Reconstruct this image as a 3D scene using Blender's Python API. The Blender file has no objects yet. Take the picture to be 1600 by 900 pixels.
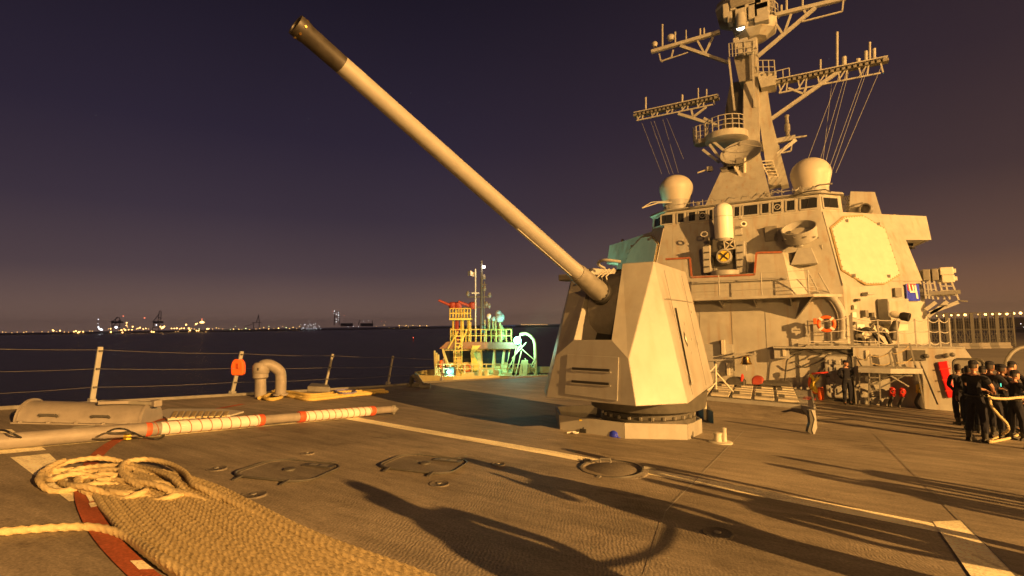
import bpy, bmesh, math, random
from mathutils import Vector, Matrix, Euler, noise
random.seed(7)
C = bpy.context.scene
COL = C.collection
PI = math.pi
V = Vector
# ------------------------------------------------------------------ camera, world, lights, exposure
CAMZ = 10.0
F_PX = 800.0
PITCH = math.atan(56.6/800); ROLL = math.atan(.0155); AZ = math.radians(29.6)
# world: X = towards the pier, Y = aft along the ship, Z = up; water level at Z = 0
def rot_world(v):   # camera-azimuth frame to world frame
    x, y, z = v
    return V((x*math.cos(AZ)-y*math.sin(AZ), x*math.sin(AZ)+y*math.cos(AZ), z))
_f = V((0, math.cos(PITCH), math.sin(PITCH))); _u = V((0, -math.sin(PITCH), math.cos(PITCH))); _r = V((1, 0, 0))
RIGHT = rot_world(_r*math.cos(ROLL) - _u*math.sin(ROLL))
UP = rot_world(_u*math.cos(ROLL) + _r*math.sin(ROLL))
FWD = rot_world(_f)
EYE = V((0, 0, CAMZ))
cam_d = bpy.data.cameras.new('camera'); cam = bpy.data.objects.new('camera', cam_d); COL.objects.link(cam)
cam_d.sensor_width = 36; cam_d.lens = 18.0; cam_d.clip_end = 20000; cam_d.clip_start = .05
m = Matrix((RIGHT, UP, -FWD)).transposed().to_4x4(); m.translation = EYE
cam.matrix_world = m
C.camera = cam
C.view_settings.view_transform = 'Standard'; C.view_settings.look = 'None'
C.view_settings.exposure = 0.0; C.view_settings.gamma = 1

def nt(tree): return tree.nodes, tree.links
world = bpy.data.worlds.new('World'); C.world = world; world.use_nodes = True
N, L = nt(world.node_tree); N.clear()
tc = N.new('ShaderNodeTexCoord'); sep = N.new('ShaderNodeSeparateXYZ'); L.new(tc.outputs['Generated'], sep.inputs[0])
def srgb(r, g, b):
    f = lambda c: (c/255/12.92) if c/255 <= .04045 else ((c/255+.055)/1.055)**2.4
    return (f(r), f(g), f(b), 1)
def ramp(nodes, stops):
    r = nodes.new('ShaderNodeValToRGB'); e = r.color_ramp.elements
    e[0].position, e[0].color = stops[0][0], stops[0][1]
    e[1].position, e[1].color = stops[-1][0], stops[-1][1]
    for p, c in stops[1:-1]:
        k = e.new(p); k.color = c
    return r
cool = ramp(N, [(0, srgb(124, 97, 86)), (.04, srgb(112, 89, 82)), (.10, srgb(82, 67, 72)), (.20, srgb(60, 50, 63)), (.33, srgb(44, 37, 54)), (.55, srgb(27, 23, 38)), (1, srgb(14, 13, 24))])
warm = ramp(N, [(0, srgb(150, 110, 76)), (.04, srgb(132, 94, 68)), (.10, srgb(100, 74, 64)), (.22, srgb(66, 50, 52)), (.38, srgb(48, 37, 46)), (.6, srgb(32, 26, 37)), (1, srgb(17, 14, 21))])
L.new(sep.outputs['Z'], cool.inputs[0]); L.new(sep.outputs['Z'], warm.inputs[0])
vm = N.new('ShaderNodeVectorMath'); vm.operation = 'DOT_PRODUCT'; L.new(tc.outputs['Generated'], vm.inputs[0]); vm.inputs[1].default_value = (.62, .78, 0)
mr = N.new('ShaderNodeMapRange'); mr.inputs['From Min'].default_value = .2; mr.inputs['From Max'].default_value = 1.0; L.new(vm.outputs['Value'], mr.inputs['Value'])
mx = N.new('ShaderNodeMixRGB'); L.new(mr.outputs[0], mx.inputs[0]); L.new(cool.outputs[0], mx.inputs[1]); L.new(warm.outputs[0], mx.inputs[2])
nz = N.new('ShaderNodeTexNoise'); nz.inputs['Scale'].default_value = 1.6; nz.inputs['Detail'].default_value = 3; L.new(tc.outputs['Generated'], nz.inputs['Vector'])
nr = N.new('ShaderNodeMapRange'); nr.inputs['To Min'].default_value = .84; nr.inputs['To Max'].default_value = 1.16; L.new(nz.outputs[0], nr.inputs['Value'])
hm = N.new('ShaderNodeVectorMath'); hm.operation = 'SCALE'; L.new(mx.outputs[0], hm.inputs[0]); L.new(nr.outputs[0], hm.inputs['Scale'])
st = N.new('ShaderNodeTexVoronoi'); st.inputs['Scale'].default_value = 34; L.new(tc.outputs['Generated'], st.inputs['Vector'])
sr = N.new('ShaderNodeMapRange'); sr.inputs['From Min'].default_value = .022; sr.inputs['From Max'].default_value = .012; sr.inputs['To Min'].default_value = 0; sr.inputs['To Max'].default_value = .10
L.new(st.outputs['Distance'], sr.inputs['Value'])
ad = N.new('ShaderNodeVectorMath'); ad.operation = 'ADD'; L.new(hm.outputs[0], ad.inputs[0]); L.new(sr.outputs[0], ad.inputs[1])
bg = N.new('ShaderNodeBackground'); bg.inputs['Strength'].default_value = .95; L.new(ad.outputs[0], bg.inputs['Color'])
wo = N.new('ShaderNodeOutputWorld'); L.new(bg.outputs[0], wo.inputs[0])

SODIUM = (1.0, .49, .13)
def lamp(name, loc, power, color, radius=.3, kind='POINT', target=None, size=1.0, blend=.3):
    l = bpy.data.lights.new(name, kind); l.energy = power; l.color = color; l.shadow_soft_size = radius
    o = bpy.data.objects.new(name, l); COL.objects.link(o); o.location = loc
    if kind == 'SPOT':
        l.spot_size = size; l.spot_blend = blend
        d = V(target)-V(loc); o.rotation_euler = d.to_track_quat('-Z', 'Y').to_euler()
    return o
KEY = V((54, -9, CAMZ+13.5))
lamp('pier_flood_or_fill', KEY, 490000, SODIUM, .22)
FILL = V((40, -92, CAMZ+13))
lamp('pier_flood_or_fill', FILL, 170000, SODIUM, .8)  # unseen fill light, added to brighten the forward-facing surfaces
# ------------------------------------------------------------------ helpers
def ray(px, py): return (FWD*F_PX + RIGHT*(px-800) + UP*(450-py)).normalized()
H0, SL, TL = 1.62, math.tan(math.radians(4.2)), -.03
def dz(x, y): return CAMZ - H0 - SL*y + TL*x
def D(px, py, h=0):               # a point of the deck plane (or h above it)
    d = ray(px, py); t = (-H0+h)/(d.z+SL*d.y-TL*d.x); return EYE + d*t
def AY(px, py, y): d = ray(px, py); return EYE + d*(y/d.y)
def AX(px, py, x): d = ray(px, py); return EYE + d*(x/d.x)
def AZd(px, py, depth): d = ray(px, py); return EYE + d*(depth/d.dot(FWD))
def HIT(px, py, p0, n): d = ray(px, py); return EYE + d*((V(p0)-EYE).dot(n)/d.dot(n))
def DK(x, y, h=0): return V((x, y, dz(x, y)+h))

class MB:
    def __init__(s): s.v = []; s.f = []
    def add(s, vs, fs):
        b = len(s.v); s.v += [V(p) for p in vs]; s.f += [tuple(b+i for i in f) for f in fs]; return s
    def box(s, c, size, rot=None, taper=1.0):
        hx, hy, hz = [k/2 for k in size]; M = rot if rot is not None else Matrix.Identity(3)
        vs = []
        for z in (-1, 1):
            k = taper if z > 0 else 1
            for x, y in ((-1, -1), (1, -1), (1, 1), (-1, 1)): vs.append(V(c)+M@V((x*hx*k, y*hy*k, z*hz)))
        return s.add(vs, [(0, 3, 2, 1), (4, 5, 6, 7), (0, 1, 5, 4), (1, 2, 6, 5), (2, 3, 7, 6), (3, 0, 4, 7)])
    def tube(s, pts, r, n=8, cap=True):
        pts = [V(p) for p in pts]; m = len(pts); R = r if isinstance(r, (list, tuple)) else [r]*m
        t0 = (pts[1]-pts[0]).normalized(); a = t0.orthogonal().normalized(); vs = []
        for i in range(m):
            t = (pts[min(i+1, m-1)]-pts[max(i-1, 0)]).normalized()
            a = (a - t*a.dot(t)); a = a.normalized() if a.length > 1e-6 else t.orthogonal().normalized()
            b = t.cross(a)
            for k in range(n):
                th = 2*PI*k/n; vs.append(pts[i]+(a*math.cos(th)+b*math.sin(th))*R[i])
        fs = [(i*n+k, i*n+(k+1) % n, (i+1)*n+(k+1) % n, (i+1)*n+k) for i in range(m-1) for k in range(n)]
        if cap: fs += [tuple(reversed(range(n))), tuple((m-1)*n+k for k in range(n))]
        return s.add(vs, fs)
    def bar(s, p, q, w, h=None, up=(0, 0, 1)):
        p, q = V(p), V(q); h = h or w; t = (q-p).normalized(); u = V(up)
        if abs(t.dot(u)) > .98: u = V((0, 1, 0))
        a = t.cross(u).normalized(); b = a.cross(t).normalized()
        vs = [e+a*(i*w/2)+b*(j*h/2) for e in (p, q) for i, j in ((-1, -1), (1, -1), (1, 1), (-1, 1))]
        return s.add(vs, [(0, 3, 2, 1), (4, 5, 6, 7), (0, 1, 5, 4), (1, 2, 6, 5), (2, 3, 7, 6), (3, 0, 4, 7)])
    def prism(s, poly, ext):       # polygon extruded along a vector
        n = len(poly); P = [V(p) for p in poly]; Q = [p+V(ext) for p in P]
        return s.add(P+Q, [tuple(reversed(range(n))), tuple(n+i for i in range(n))]+[(i, (i+1) % n, n+(i+1) % n, n+i) for i in range(n)])
    def loft(s, rings, cap=True):
        n = len(rings[0]); m = len(rings)
        fs = [(i*n+k, i*n+(k+1) % n, (i+1)*n+(k+1) % n, (i+1)*n+k) for i in range(m-1) for k in range(n)]
        if cap: fs += [tuple(reversed(range(n))), tuple((m-1)*n+k for k in range(n))]
        return s.add([p for r in rings for p in r], fs)
    def lathe(s, prof, c=(0, 0, 0), axis=(0, 0, 1), n=24, cap=True, start=0):  # prof: (radius, height)
        ax = V(axis).normalized(); a = ax.orthogonal().normalized(); b = ax.cross(a); c = V(c)
        return s.loft([[c+ax*h+(a*math.cos(start+2*PI*k/n)+b*math.sin(start+2*PI*k/n))*max(r, 1e-4) for k in range(n)] for r, h in prof], cap)
    def build(s, name, mat, parent=None, smooth=False, bevel=0, local=False, label=None, kind=None, origin=None):
        o0 = V((0, 0, 0))
        if parent is not None and not local:
            q = parent
            while q: o0 += q.location; q = q.parent
        elif origin is not None: o0 = V(origin)
        me = bpy.data.meshes.new(name); me.from_pydata([p-o0 for p in s.v], [], s.f); me.update()
        bm = bmesh.new(); bm.from_mesh(me); bmesh.ops.recalc_face_normals(bm, faces=bm.faces)
        bm.to_mesh(me); bm.free()
        o = bpy.data.objects.new(name, me); COL.objects.link(o); me.materials.append(mat)
        if parent is not None: o.parent = parent
        elif origin is not None: o.location = o0
        if smooth:
            for p in me.polygons: p.use_smooth = True
            try: me.set_sharp_from_angle(angle=math.radians(40))
            except Exception: pass
        if bevel:
            b = o.modifiers.new('bevel', 'BEVEL'); b.width = bevel; b.segments = 2; b.limit_method = 'ANGLE'; b.angle_limit = math.radians(30)
        if label: o['label'] = label
        if kind: o['kind'] = kind
        return o
def thing(name, label, cat, loc=(0, 0, 0), rz=0, group=None):
    o = bpy.data.objects.new(name, None); COL.objects.link(o); o.location = V(loc); o.rotation_euler = (0, 0, rz); o.empty_display_size = .2
    o['label'] = label; o['category'] = cat
    if group: o['group'] = group
    return o
def tag(o, label, cat, group=None):
    o['label'] = label; o['category'] = cat
    if group: o['group'] = group
    return o
def copy_tree(o, parent=None):
    c = o.copy(); COL.objects.link(c)
    if parent: c.parent = parent
    for ch in list(o.children): copy_tree(ch, c)
    return c
def sag(p, q, drop, n=8):
    p, q = V(p), V(q)
    return [p.lerp(q, i/n)-V((0, 0, drop*4*(i/n)*(1-i/n))) for i in range(n+1)]
ORD = ('first', 'second', 'third', 'fourth', 'fifth', 'sixth', 'seventh', 'eighth', 'ninth', 'tenth', 'eleventh', 'twelfth', 'thirteenth', 'fourteenth', 'fifteenth', 'sixteenth', 'seventeenth')
# ------------------------------------------------------------------ materials
def mat(name, color, rough=.55, metal=0, spec=.5, var=.12, vscale=3.0, bump=.0, bscale=60, streak=0, streak_col=(.28, .16, .06), emit=None, es=0, weld=0):
    M = bpy.data.materials.new(name); M.use_nodes = True; N, L = nt(M.node_tree)
    P = N['Principled BSDF']; P.inputs['Roughness'].default_value = rough; P.inputs['Metallic'].default_value = metal
    P.inputs['Specular IOR Level'].default_value = spec
    geo = N.new('ShaderNodeNewGeometry')
    src = None
    if var or streak:
        n1 = N.new('ShaderNodeTexNoise'); n1.inputs['Scale'].default_value = vscale; n1.inputs['Detail'].default_value = 6; n1.inputs['Roughness'].default_value = .65
        L.new(geo.outputs['Position'], n1.inputs['Vector'])
        r = ramp(N, [(.25, tuple(c*(1-var) for c in color)+(1,)), (.75, tuple(min(1, c*(1+var)) for c in color)+(1,))]); L.new(n1.outputs[0], r.inputs[0]); src = r.outputs[0]
        if streak:
            mp = N.new('ShaderNodeMapping'); mp.inputs['Scale'].default_value = (2.6, 2.6, .22); L.new(geo.outputs['Position'], mp.inputs['Vector'])
            n2 = N.new('ShaderNodeTexNoise'); n2.inputs['Scale'].default_value = 1.5; n2.inputs['Detail'].default_value = 5; L.new(mp.outputs[0], n2.inputs['Vector'])
            r2 = ramp(N, [(.52, (0, 0, 0, 1)), (.78, (1, 1, 1, 1))]); L.new(n2.outputs[0], r2.inputs[0])
            ml = N.new('ShaderNodeMath'); ml.operation = 'MULTIPLY'; ml.inputs[1].default_value = streak; L.new(r2.outputs[0], ml.inputs[0])
            mxx = N.new('ShaderNodeMixRGB'); L.new(ml.outputs[0], mxx.inputs[0]); L.new(src, mxx.inputs[1]); mxx.inputs[2].default_value = streak_col+(1,); src = mxx.outputs[0]
        L.new(src, P.inputs['Base Color'])
        rr = N.new('ShaderNodeMapRange'); rr.inputs['To Min'].default_value = max(0, rough-.12); rr.inputs['To Max'].default_value = min(1, rough+.12); L.new(n1.outputs[0], rr.inputs['Value']); L.new(rr.outputs[0], P.inputs['Roughness'])
    else: P.inputs['Base Color'].default_value = tuple(color)+(1,)
    if bump:
        n3 = N.new('ShaderNodeTexNoise'); n3.inputs['Scale'].default_value = bscale; n3.inputs['Detail'].default_value = 3; L.new(geo.outputs['Position'], n3.inputs['Vector'])
        b = N.new('ShaderNodeBump'); b.inputs['Strength'].default_value = bump; b.inputs['Distance'].default_value = .02; L.new(n3.outputs[0], b.inputs['Height']); L.new(b.outputs[0], P.inputs['Normal'])
    if weld:      # plating that is slightly dished between its frames
        n4 = N.new('ShaderNodeTexNoise'); n4.inputs['Scale'].default_value = .9; n4.inputs['Detail'].default_value = 1.5; L.new(geo.outputs['Position'], n4.inputs['Vector'])
        b2 = N.new('ShaderNodeBump'); b2.inputs['Strength'].default_value = weld; b2.inputs['Distance'].default_value = .08; L.new(n4.outputs[0], b2.inputs['Height']); L.new(b2.outputs[0], P.inputs['Normal'])
    if emit: P.inputs['Emission Color'].default_value = tuple(emit)+(1,); P.inputs['Emission Strength'].default_value = es
    return M
GREY = (.36, .355, .32)
M = dict(
 cannon=mat('faded_red_paint', (.34, .05, .03), .6, var=.2, vscale=3),
 hull=mat('haze_grey_paint', GREY, .5, var=.17, vscale=1.3, streak=.55, weld=.6),
 gear=mat('vignetted_gear_paint', (.235, .215, .195), .55, var=.18, vscale=6),  # darker copy of the fittings paint, imitating vignetting at the left
 lidpaint=mat('pale_hatch_paint', (.60, .56, .44), .5, var=.12, vscale=5),
 plate=mat('haze_grey_fittings', (.33, .33, .31), .5, var=.15, vscale=5),
 gun=mat('gun_shield_paint', (.29, .285, .265), .46, var=.16, vscale=1.9, streak=.42, streak_col=(.20, .15, .09), weld=.25),
 barrel=mat('barrel_sleeve_paint', (.265, .26, .24), .45, var=.07, vscale=6),
 muz=mat('burnt_muzzle', (.030, .027, .024), .5, var=.4, vscale=12),
 dark=mat('dark_grey_metal', (.07, .068, .062), .5, var=.3, vscale=8),
 black=mat('black_rubber', (.018, .018, .018), .6, var=.2, vscale=9),
 mid=mat('weathered_grey_metal', (.17, .165, .15), .55, var=.25, vscale=7),
 white=mat('white_paint', (.74, .73, .68), .45, var=.08, vscale=4, streak=.15, streak_col=(.5, .42, .25)),
 cream=mat('cream_panel_paint', (.52, .50, .42), .5, var=.10, vscale=2.5),
 red=mat('red_paint', (.55, .035, .02), .45, var=.15, vscale=6),
 orange=mat('orange_plastic', (.75, .13, .02), .5, var=.15, vscale=8),
 primer=mat('red_primer_paint', (.30, .095, .045), .7, var=.45, vscale=9),
 yellow=mat('yellow_paint', (.70, .52, .06), .5, var=.15, vscale=5),
 band=mat('red_tape', (.52, .09, .035), .6, var=.15, vscale=20),
 blue=mat('blue_plastic', (.03, .05, .62), .3, var=.05),
 brass=mat('polished_brass', (.72, .5, .18), .25, metal=1, var=.15, vscale=9),
 glass=mat('dark_window_glass', (.02, .022, .025), .08, spec=.7, var=0),
 navy=mat('navy_cloth', (.016, .017, .026), .9, spec=.2, var=.3, vscale=14, bump=.5, bscale=30),
 teal_cloth=mat('dark_work_cloth', (.03, .035, .05), .9, spec=.2, var=.3, vscale=14),
 skin=mat('skin', (.42, .22, .14), .5, var=.08, vscale=12),
 skin2=mat('brown_skin', (.16, .075, .04), .5, var=.08, vscale=12),
 hair=mat('dark_hair', (.02, .014, .01), .7, var=.3, vscale=30),
 rope=mat('manila_rope', (.50, .41, .235), .85, spec=.15, var=.22, vscale=14, bump=.25, bscale=90),
 oldrope=mat('yellow_rope', (.58, .44, .15), .85, spec=.15, var=.2, vscale=14, bump=.5, bscale=160),
 sail=mat('white_cloth', (.60, .585, .54), .8, var=.07, vscale=7),
 greycloth=mat('grey_canvas', (.30, .29, .27), .85, var=.1, vscale=5, bump=.3, bscale=12),
)
def paint(name, col, wear=.5):      # deck marking: paint over non-skid, worn in patches
    Mt = mat(name, col, .75, var=.12, vscale=4, bump=.0); return Mt
# ------------------------------------------------------------------ deck, sea, pier, far shore
def nonskid(name, base, paint_col=None):
    Mt = bpy.data.materials.new(name); Mt.use_nodes = True; N, L = nt(Mt.node_tree); P = N['Principled BSDF']
    P.inputs['Roughness'].default_value = .72; P.inputs['Specular IOR Level'].default_value = .35
    geo = N.new('ShaderNodeNewGeometry'); pos = geo.outputs['Position']
    big = N.new('ShaderNodeTexNoise'); big.inputs['Scale'].default_value = .55; big.inputs['Detail'].default_value = 5; big.inputs['Roughness'].default_value = .6; L.new(pos, big.inputs['Vector'])
    mp = N.new('ShaderNodeMapping'); mp.inputs['Scale'].default_value = (.35, 2.4, 1); mp.inputs['Rotation'].default_value = (0, 0, .1); L.new(pos, mp.inputs['Vector'])
    scuf = N.new('ShaderNodeTexNoise'); scuf.inputs['Scale'].default_value = 2.2; scuf.inputs['Detail'].default_value = 7; scuf.inputs['Roughness'].default_value = .7; L.new(mp.outputs[0], scuf.inputs['Vector'])
    ad = N.new('ShaderNodeMath'); ad.operation = 'ADD'; L.new(big.outputs[0], ad.inputs[0]); L.new(scuf.outputs[0], ad.inputs[1])
    hv = N.new('ShaderNodeMath'); hv.operation = 'MULTIPLY'; hv.inputs[1].default_value = .5; L.new(ad.outputs[0], hv.inputs[0])
    r = ramp(N, [(.36, tuple(c*.62 for c in base)+(1,)), (.5, tuple(base)+(1,)), (.66, tuple(c*1.5 for c in base)+(1,))]); L.new(hv.outputs[0], r.inputs[0])
    fine = N.new('ShaderNodeTexNoise'); fine.inputs['Scale'].default_value = 45; fine.inputs['Detail'].default_value = 3; L.new(pos, fine.inputs['Vector'])
    fr = N.new('ShaderNodeMapRange'); fr.inputs['From Min'].default_value = .3; fr.inputs['From Max'].default_value = .7; fr.inputs['To Min'].default_value = .75; fr.inputs['To Max'].default_value = 1.25; L.new(fine.outputs[0], fr.inputs['Value'])
    sc = N.new('ShaderNodeVectorMath'); sc.operation = 'SCALE'; L.new(r.outputs[0], sc.inputs[0]); L.new(fr.outputs[0], sc.inputs['Scale'])
    st2 = N.new('ShaderNodeTexNoise'); st2.inputs['Scale'].default_value = 1.3; st2.inputs['Detail'].default_value = 8; st2.inputs['Roughness'].default_value = .75; st2.inputs['Distortion'].default_value = 1.2; L.new(pos, st2.inputs['Vector'])
    sr2 = ramp(N, [(.30, (.60, .58, .56, 1)), (.46, (1, 1, 1, 1)), (.62, (1, 1, 1, 1)), (.76, (1.18, 1.15, 1.1, 1))]); L.new(st2.outputs[0], sr2.inputs[0])
    vm2 = N.new('ShaderNodeVectorMath'); vm2.operation = 'MULTIPLY'; L.new(sc.outputs[0], vm2.inputs[0]); L.new(sr2.outputs[0], vm2.inputs[1])
    L.new(vm2.outputs[0], P.inputs['Base Color'])
    # the trowelled ridges of the non-skid: short wavy ribs across the deck
    mp2 = N.new('ShaderNodeMapping'); mp2.inputs['Rotation'].default_value = (0, 0, math.radians(-18)); mp2.inputs['Scale'].default_value = (17, 6.5, 10); L.new(pos, mp2.inputs['Vector'])
    rib = N.new('ShaderNodeTexNoise'); rib.inputs['Scale'].default_value = 1.6; rib.inputs['Detail'].default_value = 2.5; rib.inputs['Distortion'].default_value = .6; L.new(mp2.outputs[0], rib.inputs['Vector'])
    wv = N.new('ShaderNodeTexWave'); wv.inputs['Scale'].default_value = 9; wv.inputs['Distortion'].default_value = 7; wv.inputs['Detail'].default_value = 2; wv.inputs['Detail Scale'].default_value = 1.2
    mp3 = N.new('ShaderNodeMapping'); mp3.inputs['Rotation'].default_value = (0, 0, math.radians(-22)); L.new(pos, mp3.inputs['Vector']); L.new(mp3.outputs[0], wv.inputs['Vector'])
    mul = N.new('ShaderNodeMath'); mul.operation = 'MULTIPLY_ADD'; L.new(wv.outputs[0], mul.inputs[0]); mul.inputs[1].default_value = .45; L.new(rib.outputs[0], mul.inputs[2])
    msk = ramp(N, [(.38, (.12, .12, .12, 1)), (.62, (1, 1, 1, 1))]); mn = N.new('ShaderNodeTexNoise'); mn.inputs['Scale'].default_value = .9; mn.inputs['Detail'].default_value = 4; L.new(pos, mn.inputs['Vector']); L.new(mn.outputs[0], msk.inputs[0])
    gr_ = N.new('ShaderNodeTexNoise'); gr_.inputs['Scale'].default_value = 70; gr_.inputs['Detail'].default_value = 2; L.new(pos, gr_.inputs['Vector'])
    mm_ = N.new('ShaderNodeMath'); mm_.operation = 'MULTIPLY'; L.new(mul.outputs[0], mm_.inputs[0]); L.new(msk.outputs[0], mm_.inputs[1])
    mul = N.new('ShaderNodeMath'); mul.operation = 'MULTIPLY_ADD'; L.new(gr_.outputs[0], mul.inputs[0]); mul.inputs[1].default_value = .55; L.new(mm_.outputs[0], mul.inputs[2])
    b = N.new('ShaderNodeBump'); b.inputs['Strength'].default_value = .45; b.inputs['Distance'].default_value = .007; L.new(mul.outputs[0], b.inputs['Height'])
    b2 = N.new('ShaderNodeBump'); b2.inputs['Strength'].default_value = .35; b2.inputs['Distance'].default_value = .03; L.new(big.outputs[0], b2.inputs['Height']); L.new(b.outputs[0], b2.inputs['Normal'])
    L.new(b2.outputs[0], P.inputs['Normal'])
    return Mt
M['deck'] = nonskid('nonskid_deck', (.24, .210, .168))
M['deckline'] = nonskid('worn_white_deck_line', (.92, .86, .62))
M['decklred'] = nonskid('worn_red_deck_line', (.36, .095, .04))
M['lid'] = nonskid('hatch_lid_nonskid', (.16, .145, .125))
EDGE = [(-9.0, -14), (-10.8, -8), (-12.2, -3), (-13.2, 1), (-13.6, 4), (-13.7, 9), (-13.8, 14), (-14.4, 18), (-14.6, 24), (-14.8, 32), (-15, 50), (-15, 95)]
PORT = [(3.5, -14), (4.6, -8), (5.4, -3), (6.0, 1), (6.4, 4), (6.8, 9), (7.0, 14), (7.2, 18), (7.4, 24), (7.6, 32), (7.8, 50), (7.8, 95)]
deck = MB(); rows = []
ys = [-14+1.0*i for i in range(110)]
def interp(T, y):
    for (x0, y0), (x1, y1) in zip(T, T[1:]):
        if y0 <= y <= y1: return x0+(x1-x0)*(y-y0)/(y1-y0)
    return T[-1][0]
for y in ys:
    a, b = interp(EDGE, y), interp(PORT, y)
    rows.append([DK(a+(b-a)*k/16, y) for k in range(17)])
deck.add([p for r in rows for p in r], [(i*17+k, i*17+k+1, (i+1)*17+k+1, (i+1)*17+k) for i in range(len(rows)-1) for k in range(16)])
deck_o = deck.build('ship_deck', M['deck'], kind='structure')
def deckpoly(name, pts, mt, h=.004, parent=None):
    mb = MB(); mb.add([p+V((0, 0, h)) for p in pts], [tuple(range(len(pts)))])
    return mb.build(name, mt, deck_o)
def strip(pts, w, h=.004):          # a line of constant width on the deck
    mb = MB(); P = [V(p) for p in pts]; vs = []
    for i, p in enumerate(P):
        t = (P[min(i+1, len(P)-1)]-P[max(i-1, 0)]).normalized(); s_ = t.cross(V((0, 0, 1))).normalized()
        for k in (-1, 1):
            q = p+s_*k*w/2; vs.append(DK(q.x, q.y, h))
    return mb.add(vs, [(2*i, 2*i+1, 2*i+3, 2*i+2) for i in range(len(P)-1)])
strip([D(538, 652), D(850, 706), D(1050, 744), D(1490, 830)], .34).build('painted_line', M['deckline'], deck_o)
strip([D(562, 651), D(250, 680), D(0, 702), D(-150, 716)], .25, .0043).build('painted_line', M['deckline'], deck_o)
deckpoly('painted_line', [D(1458, 816), D(1503, 814), D(1600, 912), D(1640, 960), D(1560, 960), D(1516, 900)], M['deckline'], .008)
deckpoly('painted_line', [D(16, 715), D(77, 709), D(128, 758), D(126, 782), D(108, 784)], M['deckline'], .004)
deckpoly('painted_line', [D(0, 672), D(18, 671), D(27, 677), D(0, 679)], M['deckline'], .0047)
deckpoly('painted_line', [D(-20, 702), D(62, 697), D(72, 704), D(-15, 712)], M['deckline'], .009)
deckpoly('painted_line', [D(160, 801), D(168, 800), D(196, 835), D(240, 872), D(232, 874), D(186, 838)], M['deckline'], .012)
def smooth_path(P, n=8):
    P = [V(p) for p in P]; out = []
    for i in range(len(P)-1):
        a, b, c, d = P[max(i-1, 0)], P[i], P[i+1], P[min(i+2, len(P)-1)]
        for k in range(n):
            t = k/n; out.append(.5*((2*b)+(c-a)*t+(2*a-5*b+4*c-d)*t*t+(3*b-a-3*c+d)*t**3))
    return out+[P[-1]]
strip(smooth_path([D(196, 682), D(170, 697), D(150, 715), D(133, 745), D(131, 775), D(145, 812), D(172, 850), D(215, 893), D(260, 930)]), .145, .0135).build('painted_line', M['decklred'], deck_o, label='worn red curved line painted on the deck')
strip(smooth_path([D(380, 632), D(300, 647), D(235, 661), D(205, 674)]), .12, .0135).build('painted_line', M['decklred'], deck_o, label='faint red curved line running to the deck edge')
for q_ in ([(147, 716), (153, 712), (158, 714), (151, 718)], [(134, 776), (142, 776), (150, 785), (140, 787)], [(138, 789), (150, 787), (156, 793), (142, 796)], [(203, 880), (222, 879), (240, 893), (217, 894)]):
    deckpoly('painted_line', [D(*p) for p in q_], M['deckline'], .018)
# weld seams
for a, b, w_, mm in (((1356, 668), (1600, 912), .016, 'mid'), ((1162, 674), (1040, 800), .009, 'plate'), ((1040, 800), (1010, 900), .008, 'mid'), ((660, 648), (560, 666), .012, 'mid')):
    strip([D(*a), D(*b)], w_, .010).build('weld_seam', M[mm], deck_o)
strip([D(1320, 650), D(1480, 690)], .015, .010).build('weld_seam', M['mid'], deck_o)
# gunwale bar along the edges, hull sides
def edge_bar(T, name, side):
    mb = MB()
    pts = [DK(x, y, .03) for x, y in T]
    for p, q in zip(pts, pts[1:]): mb.bar(p, q, .12, .07)
    return mb.build(name, M['mid'], deck_o)
edge_bar(EDGE, 'waterway_bar', -1); edge_bar(PORT, 'waterway_bar', 1)
hull = thing('ship_hull', 'flared grey hull side dropping from the deck edge to the water', 'hull', (0, 0, 0))
for T, sgn in ((EDGE, 1), (PORT, -1)):
    mb = MB(); rings = []
    for x, y in T:
        fl = 2.2 if y < 30 else .9
        rings.append([DK(x, y, -.003), V((x+sgn*fl*.55, y, 4.4)), V((x+sgn*fl, y, -.6))])
    n = 3
    mb.add([p for r in rings for p in r], [(i*n+k, i*n+k+1, (i+1)*n+k+1, (i+1)*n+k) for i in range(len(rings)-1) for k in range(2)])
    mb.build('hull_side', M['hull'], hull)
# sea
def sea_mat():
    Mt = bpy.data.materials.new('night_sea'); Mt.use_nodes = True; N, L = nt(Mt.node_tree); P = N['Principled BSDF']
    P.inputs['Base Color'].default_value = (.006, .007, .012, 1); P.inputs['Specular IOR Level'].default_value = .4; P.inputs['Roughness'].default_value = .25; P.inputs['IOR'].default_value = 1.33
    geo = N.new('ShaderNodeNewGeometry')
    mp = N.new('ShaderNodeMapping'); mp.inputs['Scale'].default_value = (.55, 1.4, 1); mp.inputs['Rotation'].default_value = (0, 0, math.radians(20)); L.new(geo.outputs['Position'], mp.inputs['Vector'])
    a = N.new('ShaderNodeTexNoise'); a.inputs['Scale'].default_value = .9; a.inputs['Detail'].default_value = 6; a.inputs['Roughness'].default_value = .6; a.inputs['Distortion'].default_value = .5; L.new(mp.outputs[0], a.inputs['Vector'])
    c = N.new('ShaderNodeTexNoise'); c.inputs['Scale'].default_value = .07; c.inputs['Detail'].default_value = 3; L.new(mp.outputs[0], c.inputs['Vector'])
    s = N.new('ShaderNodeMath'); s.operation = 'MULTIPLY_ADD'; L.new(c.outputs[0], s.inputs[0]); s.inputs[1].default_value = 1.2; L.new(a.outputs[0], s.inputs[2])
    b = N.new('ShaderNodeBump'); b.inputs['Strength'].default_value = .9; b.inputs['Distance'].default_value = .9; L.new(s.outputs[0], b.inputs['Height']); L.new(b.outputs[0], P.inputs['Normal'])
    return Mt
M['sea'] = sea_mat()
MB().add([(-9000, -3000, 0), (9000, -3000, 0), (9000, 9000, 0), (-9000, 9000, 0)], [(0, 1, 2, 3)]).build('sea', M['sea'], kind='structure')
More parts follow.
